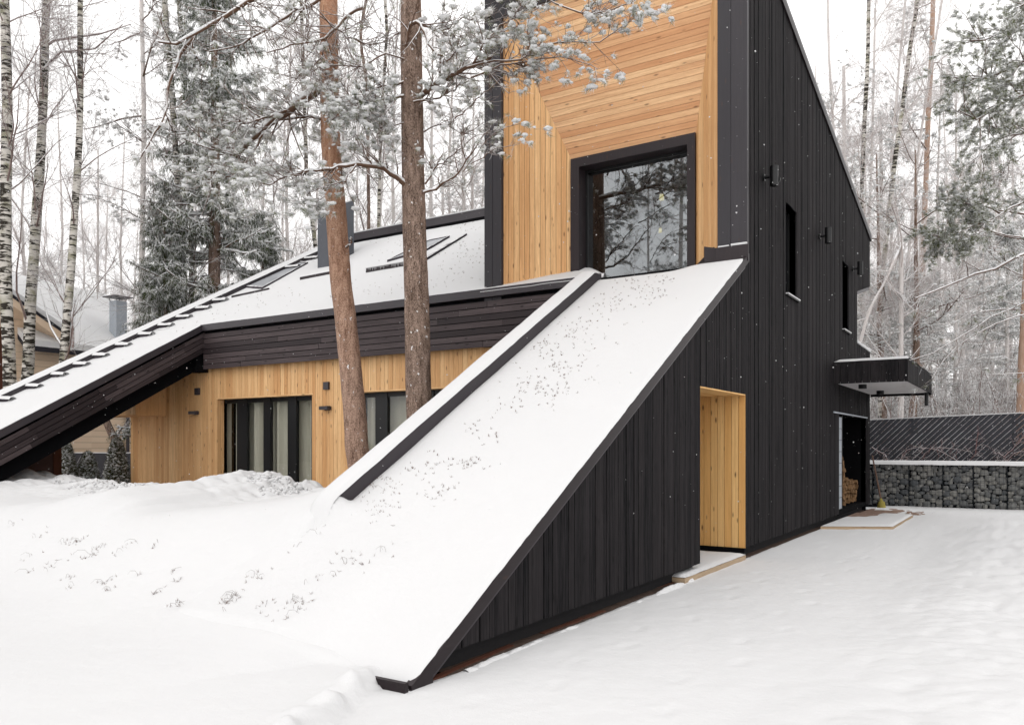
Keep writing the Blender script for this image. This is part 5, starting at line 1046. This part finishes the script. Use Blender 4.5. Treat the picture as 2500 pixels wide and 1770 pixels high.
# the big pine outside the frame whose boughs hang in on the right
def bough_pine():
    g = np.random.default_rng(90); b = at_d(2790, 1200, 17); P = np.array([[b[0], b[1], -.1], [b[0], b[1], 6], [b[0]-.2, b[1], 14]])
    t = tag(empty('pine', (float(b[0]), float(b[1]), -.1)), 'big pine off the right edge whose green snowy boughs hang into the picture', 'pine'); V, Fc, TP, TR = trunk_mesh(P, .22, .12, 16, 20, g, .03, .2); TG = Geo(); TG.add(V, Fc)
    B = [([(2790, -60), (2560, 20), (2500, 75), (2440, 75), (2400, 95), (2370, 100)], .05, 26, .8, 330), ([(2790, 40), (2600, 120), (2500, 150), (2430, 190), (2370, 200), (2330, 190)], .05, 30, .8, 420),
         ([(2790, 60), (2600, 200), (2500, 235), (2430, 260), (2380, 290), (2340, 270)], .045, 28, .75, 400), ([(2790, 160), (2600, 300), (2500, 330), (2440, 330), (2400, 370), (2380, 400)], .04, 24, .7, 260),
         ([(2790, -160), (2600, -60), (2540, 0), (2480, 20)], .05, 22, .8, 240), ([(2790, 330), (2600, 440), (2500, 490), (2450, 520), (2400, 545), (2350, 560)], .04, 14, .5, 130),
         ([(2450, 520), (2410, 505), (2370, 500), (2330, 490)], .02, 22, .5, 260), ([(2400, 545), (2350, 570), (2310, 590), (2270, 570)], .018, 24, .5, 280),
         ([(2790, 520), (2560, 600), (2500, 622), (2440, 648), (2350, 678), (2290, 708), (2235, 728)], .045, 9, .5, 8), ([(2790, 600), (2560, 700), (2490, 750), (2440, 765), (2390, 790), (2310, 850), (2220, 880)], .022, 8, .6, 6),
         ([(2790, 700), (2560, 760), (2500, 768), (2430, 790), (2350, 835), (2290, 890), (2276, 924)], .022, 7, .6, 4), ([(2790, 560), (2560, 650), (2490, 690), (2380, 760), (2320, 795), (2285, 792)], .014, 8, .5, 6),
         ([(2790, 880), (2560, 900), (2500, 905), (2450, 912), (2411, 915)], .02, 7, .5, 4), ([(2500, 380), (2460, 400), (2430, 450), (2400, 440)], .015, 26, .5, 30)]
    G = Geo(); N = Geo(); S = Geo()
    for pts, r, nt_, tl_, nf in B:
        Q = resample(poly_line(pts, 17, 16.2), 12)[None]; Q[:, 1:-1] += .02*g.normal(size=(1, 10, 3)); R = np.linspace(r, r*.3, 12)[None]; G.add(*tubes(Q, R, 7)); S.add(*tubes(Q+np.array((0, 0, 1))*(R*.8)[..., None], R*.55*(1+.3*g.normal(size=R.shape)).clip(.3, 1.4), 6))
        a2, q2 = grow(Q, R, nt_*2, .35, 1, (25, 70), (.4*tl_, 1.2*tl_), .010, g, -.1, .3, 6, flat=.2); G.add(*tubes(a2, q2, 4)); a3, q3 = grow(a2, q2, nt_*8, .15, 1, (20, 60), (.15*tl_+.08, .5*tl_), .005, g, 0, .35, 4, .9, .5); G.add(*tubes(a3, q3, 3))
        C, T, _ = sample(a3, q3, g.integers(0, len(a3), nf*2), g.uniform(.2, 1, nf*2)); N.add(*blades(C, T, 22, .10, .007, g, .6)); k = g.random(len(C)) < .45; S.add(*blobs(C[k]+np.array((0, 0, .02)), g.uniform(.02, .045, k.sum()), g, .55))
    finish(t, [('trunk', TG.mesh('trunk', True), M['orangebark']), ('branches', G.mesh('branches', True), M['limb']), ('needles', N.mesh('needles'), M['needle']), ('snow_clumps', S.mesh('snow_clumps', True), M['clump'])])
bough_pine()

# --- the hazy wood behind: prototypes and their copies
gw = np.random.default_rng(400)
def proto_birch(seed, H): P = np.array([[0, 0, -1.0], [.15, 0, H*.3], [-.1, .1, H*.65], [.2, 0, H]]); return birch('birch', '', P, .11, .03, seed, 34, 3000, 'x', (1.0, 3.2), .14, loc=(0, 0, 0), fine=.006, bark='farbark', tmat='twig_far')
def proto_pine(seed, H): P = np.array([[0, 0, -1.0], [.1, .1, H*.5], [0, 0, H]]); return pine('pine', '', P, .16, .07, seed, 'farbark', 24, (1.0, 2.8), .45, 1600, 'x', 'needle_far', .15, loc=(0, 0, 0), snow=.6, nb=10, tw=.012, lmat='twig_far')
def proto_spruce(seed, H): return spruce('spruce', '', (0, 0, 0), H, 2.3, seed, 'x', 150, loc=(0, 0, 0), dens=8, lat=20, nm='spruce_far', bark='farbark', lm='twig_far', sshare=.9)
PB = [proto_birch(500+k, H) for k, H in enumerate((17, 20, 15))]; PP = [proto_pine(520, 19), proto_pine(521, 17)]; PS = [proto_spruce(530, 14), proto_spruce(531, 10)]
LAB = {'birch': ('hazy bare birch in the snowy wood behind', 'birches of the hazy wood'), 'pine': ('hazy snow-dusted pine in the wood behind', 'pines of the hazy wood'), 'spruce': ('hazy snow-dusted spruce in the wood behind', 'spruces of the hazy wood')}
first = set()
def place(src, u, d, s=1.0):
    r = ray(u, 1090)*d; x, y = float(r[0]), float(r[1]); z = float(ground(np.array([x]), np.array([y]))[0]); kind = src.name.split('.')[0]; lab, grp = LAB[kind]; rz = float(gw.uniform(0, 6.28))
    if src.name not in first:
        first.add(src.name); src.location = (x, y, z); src.rotation_euler = (0, 0, rz); src.scale = (s, s, s); src['label'] = lab; src['group'] = grp; return src
    return copy_tree(src, (x, y, z), rz, s, lab, grp)
for u, d, k, s in [(60, 34, 0, 1), (150, 40, 1, .9), (235, 31, 2, .85), (262, 45, 0, .9), (300, 38, 1, .8), (330, 55, 2, 1), (20, 50, 1, 1), (110, 58, 2, 1.1), (200, 52, 0, 1), (380, 44, 0, 1), (560, 42, 1, 1), (640, 34, 2, 1), (700, 31, 0, 1), (690, 45, 1, 1.05), (770, 38, 2, 1), (840, 33, 0, 1), (870, 48, 1, 1.1), (930, 36, 2, 1.05), (960, 30, 1, .9), (1050, 31, 0, 1), (1100, 37, 1, 1.05), (1150, 30, 2, 1), (1180, 44, 0, 1.1), (1010, 50, 2, 1.2), (480, 55, 1, 1.1), (-60, 36, 0, 1), (1240, 38, 1, 1),
                   (2060, 44, 0, 1), (2150, 48, 1, 1), (2190, 42, 2, 1), (2240, 50, 0, 1.1), (2290, 40, 1, .95), (2330, 34, 0, .9), (2340, 52, 2, 1.2), (2390, 44, 1, 1), (2430, 36, 2, .9), (2470, 48, 0, 1.1), (2520, 38, 1, 1), (2000, 50, 1, 1.2), (2110, 60, 0, 1.3), (2310, 62, 1, 1.3), (2420, 64, 2, 1.3)]: place(PB[k], u, d, s)
for u, d, k, s in [(2060, 36, 0, .95), (2150, 40, 1, 1.0), (2350, 46, 1, .9), (2010, 42, 1, 1.05), (1130, 30, 0, .7), (1080, 36, 1, .8), (2440, 50, 0, .9)]: place(PP[k], u, d, s)
for u, d, k, s in [(2170, 33, 1, .70), (2225, 31, 1, .74), (2275, 34, 1, .78), (2400, 40, 0, .75), (2460, 33, 1, .95), (2510, 36, 0, .8), (2360, 52, 0, .9), (700, 40, 1, .8), (1120, 44, 0, .9), (820, 46, 1, 1), (2130, 46, 1, .9), (420, 40, 1, .8)]: place(PS[k], u, d, s)
# shrubs and saplings of the wood that read as one mass
def undergrowth(u0, u1, d0, d1, n, hmax, seed):
    g = np.random.default_rng(seed); u = g.uniform(u0, u1, n); d = g.uniform(d0, d1, n); a = (u-CX)/F_PX; X_ = (FW[0]+a*RT[0])*d; Y_ = (FW[1]+a*RT[1])*d; Z_ = ground(X_, Y_)
    h = g.uniform(.3, 1, n)*hmax; P = np.stack([np.stack([X_, Y_, Z_], -1)+np.stack([g.normal(size=n)*.12*h*k, g.normal(size=n)*.12*h*k, h*k], -1) for k in (0, .35, .7, 1)], 1); R = np.linspace(.018, .005, 4)[None]*(h/hmax)[:, None]+.002
    G = Geo(); G.add(*tubes(P, R, 3)); B, q = grow(P, R, n*9, .15, 1, (25, 75), (.4, 1.4), .006, g, .2, .35, 4, .9, .5); G.add(*tubes(B, q, 3)); B, q = grow(B, q, n*22, .1, 1, (20, 70), (.2, .7), .005, g, 0, .35, 3, 1, .6); G.add(*tubes(B, q, 3))
    return G
G = undergrowth(1980, 2620, 27, 46, 900, 3.6, 700); o = link('undergrowth', G.mesh('undergrowth'), M['twig']); tag(o, 'tangle of snowy bare shrubs filling the wood above the dark fence', 'undergrowth', kind='stuff')
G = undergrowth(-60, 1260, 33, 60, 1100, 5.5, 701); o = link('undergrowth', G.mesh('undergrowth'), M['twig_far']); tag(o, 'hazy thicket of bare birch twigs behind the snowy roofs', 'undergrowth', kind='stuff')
# climbing plants on the fence behind the gabions
g = np.random.default_rng(801); vines = [([(2130, 1095), (2160, 1110), (2180, 1138)], 'left'), ([(2190, 1138), (2215, 1100), (2235, 1090), (2262, 1110)], 'x'), ([(2262, 1138), (2250, 1110), (2290, 1092), (2330, 1096), (2370, 1100)], 'x'), ([(2350, 1138), (2330, 1120), (2300, 1100), (2230, 1090)], 'x'), ([(2352, 1138), (2380, 1110), (2390, 1070), (2395, 1055)], 'x'), ([(2455, 1138), (2455, 1120), (2440, 1105), (2420, 1108)], 'x'), ([(2456, 1125), (2480, 1105), (2510, 1100), (2540, 1110)], 'x'), ([(2450, 1115), (2500, 1070), (2520, 1060)], 'x')]
G = Geo()
for pts, _ in vines:
    Q = np.array([on_y(u, v, 25.0) for u, v in pts]); Q = resample(Q, 8)[None]+.02*g.normal(size=(1, 8, 3)); R = np.linspace(.012, .006, 8)[None]; G.add(*tubes(Q, R, 4)); B, q = grow(Q, R, 16, .05, 1, (30, 90), (.15, .5), .005, g, 0, .6, 5, .9); G.add(*tubes(B, q, 3)); B, q = grow(B, q, 50, .05, 1, (30, 90), (.05, .2), .004, g, -.1, .5, 3, 1, .8); G.add(*tubes(B, q, 3))
tag(link('climbing_plant', G.mesh('climbing_plant'), M['vine']), 'leafless reddish climbing stems dusted with snow on the dark diagonal fence', 'climber', kind='stuff')
# --- thujas under the leg
def thuja(label, u0, u1, vtop, d, seed, h0=0.0):
    g = np.random.default_rng(seed); c = at_d((u0+u1)/2, vtop, d); H = c[2]; Rw = (u1-u0)/2*d/F_PX*1.05; t = tag(empty('thuja', (float(c[0]), float(c[1]), 0)), label, 'thuja', 'thujas under the roof leg'); n = 2300
    z = g.random(n)**.8; rad = Rw*np.minimum((1-z)**.62*1.12, 1)*(.82+.25*vnoise(z*7, z*0+seed, 3)); a = g.uniform(0, 2*PI, n); C = np.stack([c[0]+rad*np.cos(a)*g.uniform(.75, 1.05, n), c[1]+rad*np.sin(a)*g.uniform(.75, 1.05, n), z*H], -1); D = norm(np.stack([np.cos(a), np.sin(a), np.full(n, 1.0)], -1))
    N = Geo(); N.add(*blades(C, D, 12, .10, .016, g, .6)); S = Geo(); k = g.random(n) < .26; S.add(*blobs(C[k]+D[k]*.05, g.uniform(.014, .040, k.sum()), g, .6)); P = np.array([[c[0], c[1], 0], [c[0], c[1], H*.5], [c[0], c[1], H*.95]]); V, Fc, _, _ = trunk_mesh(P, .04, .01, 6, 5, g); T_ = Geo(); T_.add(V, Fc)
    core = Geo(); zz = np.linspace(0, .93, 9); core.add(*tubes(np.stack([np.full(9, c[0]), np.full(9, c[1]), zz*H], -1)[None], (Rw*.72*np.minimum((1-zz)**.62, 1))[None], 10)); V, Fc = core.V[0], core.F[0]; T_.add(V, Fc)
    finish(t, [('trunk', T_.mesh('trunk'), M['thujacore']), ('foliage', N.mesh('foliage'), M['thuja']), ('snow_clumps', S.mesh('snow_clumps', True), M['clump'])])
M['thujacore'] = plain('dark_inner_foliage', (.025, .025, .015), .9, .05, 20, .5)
thuja('snowy thuja beside the red-brown post, leftmost of three', 138, 188, 1085, 20.2, 1); thuja('snowy bushy thuja, lowest and middle of three', 186, 244, 1108, 20.6, 2); thuja('tall pointed snowy thuja against the larch wall, rightmost of three', 250, 320, 1074, 20.0, 3)
# ------------------------------------------------------------------ dry plants poking through the snow
def stubs(name, label, cat, spots, zf, seed, h=.035, nb=5, per=14, spread=.16, wide=.004):
    g = np.random.default_rng(seed); C = []
    for (x, y, n, s) in spots:
        m = int(n); C.append(np.stack([x+s*g.normal(size=m), y+s*1.2*g.normal(size=m)], -1))
    C = np.concatenate(C); z = zf(C[:, 0], C[:, 1]); P = np.stack([C[:, 0], C[:, 1], z-.004], -1); D = np.tile(np.array((0, 0, 1.)), (len(P), 1))
    N = Geo(); N.add(*blades(P, D, nb, h, wide, g, .7)); return tag(link(name, N.mesh(name), M['sedum']), label, cat, kind='stuff')
def at_ground(u, v):
    """where the viewing ray meets the snow surface"""
    r = ray(u, v); t = np.arange(3.0, 20, .02); x, y, z = r[0]*t, r[1]*t, EYE+r[2]*t; k = np.nonzero(z <= ground(x, y))[0]
    return (x[k[0]], y[k[0]]) if len(k) else None
rs = []
g = np.random.default_rng(900)
for u0, v0, n, s in [(1560, 690, 46, 26), (1500, 735, 46, 30), (1440, 790, 40, 34), (1400, 830, 40, 34), (1330, 850, 36, 30), (1380, 900, 40, 36), (1290, 940, 46, 36), (1340, 960, 30, 28), (1240, 990, 14, 26), (1180, 1050, 18, 30), (1060, 1130, 22, 26), (1140, 1130, 26, 22), (1010, 1150, 10, 18), (960, 1190, 24, 20), (1080, 1200, 26, 24), (940, 1240, 36, 26), (870, 1250, 8, 14), (1600, 720, 30, 24), (1620, 680, 14, 12)]:
    for k in range(n):
        p = on_roof(u0+g.normal()*s, v0+g.normal()*s*.55)
        if -5.5 < p[0] < -3.6 and p[1] < 11.2: rs.append((p[0], p[1], 1, .01))
stubs('dry_sedum', 'dark dry plant tips poking through the snow of the ramp', 'dry plants', rs, lambda x, y: Rz(y), 901, .030, 5, wide=.006)
rs = []
for u0, v0, n, s in [(1150, 610, 60, 34), (1120, 660, 40, 40), (1060, 690, 26, 40), (960, 600, 34, 40), (930, 570, 16, 20), (1140, 550, 26, 24), (900, 710, 18, 40), (620, 745, 16, 30), (720, 720, 14, 30), (560, 780, 12, 30), (480, 800, 10, 30), (1010, 720, 20, 40), (240, 960, 8, 20), (330, 890, 8, 30)]:
    for k in range(n):
        p = on_roof(u0+g.normal()*s, v0+g.normal()*s*.4)
        if p[1] > 11.8 or p[0] < -15.8: rs.append((p[0], p[1], 1, .01))
stubs('dry_sedum', 'faint dry plant tips in the snow of the main roof', 'dry plants', rs, lambda x, y: Rz(y), 902, .035, 5, wide=.006)
rs = []
for u, v, n, s in [(40, 1278, 4, .05), (98, 1306, 6, .05), (150, 1330, 9, .07), (190, 1325, 9, .05), (220, 1355, 14, .06), (235, 1345, 6, .05), (300, 1342, 8, .06), (380, 1330, 4, .03), (118, 1382, 8, .08), (60, 1365, 3, .03), (80, 1395, 3, .03), (165, 1414, 6, .05), (175, 1435, 3, .03), (255, 1422, 9, .04), (268, 1442, 5, .03), (340, 1402, 3, .02), (376, 1450, 7, .03), (420, 1400, 3, .02), (438, 1418, 5, .02), (426, 1482, 8, .03), (560, 1480, 16, .06), (555, 1500, 10, .05), (620, 1425, 8, .05), (640, 1500, 5, .05), (700, 1510, 8, .07), (720, 1520, 9, .06), (745, 1480, 5, .07), (715, 1350, 2, .03), (785, 1310, 5, .05), (830, 1300, 6, .06), (870, 1330, 5, .05), (840, 1385, 8, .05), (910, 1360, 12, .09), (930, 1372, 10, .08), (760, 1440, 3, .04), (816, 1430, 2, .02)]:
    q = at_ground(u, v)
    if q is not None: rs.append((q[0], q[1], n, s))
inside_ramp = lambda x, y: np.where((x > -6.3) & (y > 4.1), np.maximum(slope_z(x, y)+.004, ground(x, y)), ground(x, y)+.004)
stubs('dry_weeds', 'dry weed heads and stalks sticking out of the snow slope in the foreground', 'dry plants', rs, inside_ramp, 903, .034, 5, wide=.0035)
G = Geo(); pts = []
for (x, y, n, s) in rs:
    for k in range(max(1, int(n/4))):
        x0, y0 = x+s*g.normal(), y+s*g.normal(); z0 = float(inside_ramp(np.array([x0]), np.array([y0]))[0]); a = g.uniform(0, 6.28); L_ = g.uniform(.03, .15); pts.append([[x0, y0, z0-.01], [x0+.3*L_*math.cos(a), y0+.3*L_*math.sin(a), z0+.035], [x0+.7*L_*math.cos(a+.3), y0+.7*L_*math.sin(a+.3), z0+.04], [x0+L_*math.cos(a+.5), y0+L_*math.sin(a+.5), z0+.012]])
P = np.array(pts); G.add(*tubes(P, np.tile(np.array((.0012, .0012, .001, .0008)), (len(P), 1)), 3)); tag(link('dry_grass_stalks', G.mesh('dry_grass_stalks'), M['sedum']), 'thin bent grass stalks lying on the foreground snow', 'dry grass', kind='stuff')
# falling snow
g = np.random.default_rng(950); n = 6500; d = 3.2+19*g.random(n)**.6; u = g.uniform(-60, 2560, n); v = g.uniform(-40, 1300, n); a = (u-CX)/F_PX
C = np.stack([(FW[0]+a*RT[0])*d, (FW[1]+a*RT[1])*d, EYE+(HY-v)/F_PX*d], -1); C = C[C[:, 2] > .1]; S = Geo(); V, Fc = blobs(C, np.clip(.0017*np.exp(.45*g.normal(size=len(C))), .0008, .0055), g, 1.5); S.add(V, Fc)
tag(link('falling_snow', S.mesh('falling_snow'), M['snowcap']), 'light snowflakes falling all through the air', 'snowfall', kind='stuff')
# trees mirrored in the tower window, standing in front of the house behind the camera
mp = proto_pine(540, 17)
def mirror_place(src, x, y, rz, s, lab):
    src.location = (x, y, 0); src.rotation_euler = (0, 0, rz); src.scale = (s, s, s); src['label'] = lab
    if 'group' in src: del src['group']
mirror_place(mp, -9.9, -2.2, 1.0, .72, 'tall pine in front of the house, mirrored in the right half of the tower window')
mq = copy_tree(mp, (-12.8, -9, 0), 2.2, .9, 'second pine farther out in front of the house, mirrored low in the tower window', 'x'); del mq['group']
for k, (x, y, s) in enumerate([(-22, -12, 1.0), (-19, -20, 1.1), (-12, -24, 1.2)]):
    copy_tree(PB[k % 3], (x, y, 0), k*1.3, s, 'bare birch in front of the house, mirrored in its windows', 'birches mirrored in the windows')

sy = np.linspace(4.7, 9.3, 420); t_ = np.linspace(0, 1, 9); A, T = np.meshgrid(sy, t_, indexing='ij'); amp = np.clip(.35+1.6*fbm(A*.8, A*0, 3, 9), 0, 1)
tag(grid_mesh('snow_ridge', X0-.0+.10*T+.02*fbm(A*5, A*0, 3, 15), A, -.125+(.062*np.sin(PI*T)**.7)*amp*(.7+.5*lumps(A*9, T*2, 12)), M['snow']), 'ragged ridge of snow along the foot of the black ramp wall', 'snow ridge', kind='stuff')

g = np.random.default_rng(970); n = 2600; x = g.uniform(-17.2, -8.6, n); y = 8.25-np.abs(g.normal(size=n))*.65; keep = (fbm(x*.9, y*.9, 3, 19)+.25*(y-7.6) > -.05); x, y = x[keep], y[keep]; C = np.stack([x, y, ground(x, y)], -1); S = Geo(); S.add(*blobs(C, np.clip(.020*np.exp(.55*g.normal(size=len(C))), .008, .075), g, .8))
tag(link('snow_crumbs', S.mesh('snow_crumbs'), M['snow']), 'crumbled chunks of shovelled snow along the crest of the bank before the larch wall', 'snow crumbs', kind='stuff')
# ------------------------------------------------------------------ the snow-filled air
mb = MB(); mb.box(-60, 60, -40, 95, -8, 34); hz = mb.build('haze', None); t = NT('snow_filled_air'); pv = t.n('ShaderNodeVolumePrincipled'); pv.inputs['Color'].default_value = (1, 1, 1, 1); pv.inputs['Density'].default_value = .0036; pv.inputs['Anisotropy'].default_value = .2
t.l(pv.outputs[0], t.out.inputs['Volume']); hz.data.materials.append(t.m); tag(hz, 'pale haze of falling snow in the air', 'haze', kind='stuff')
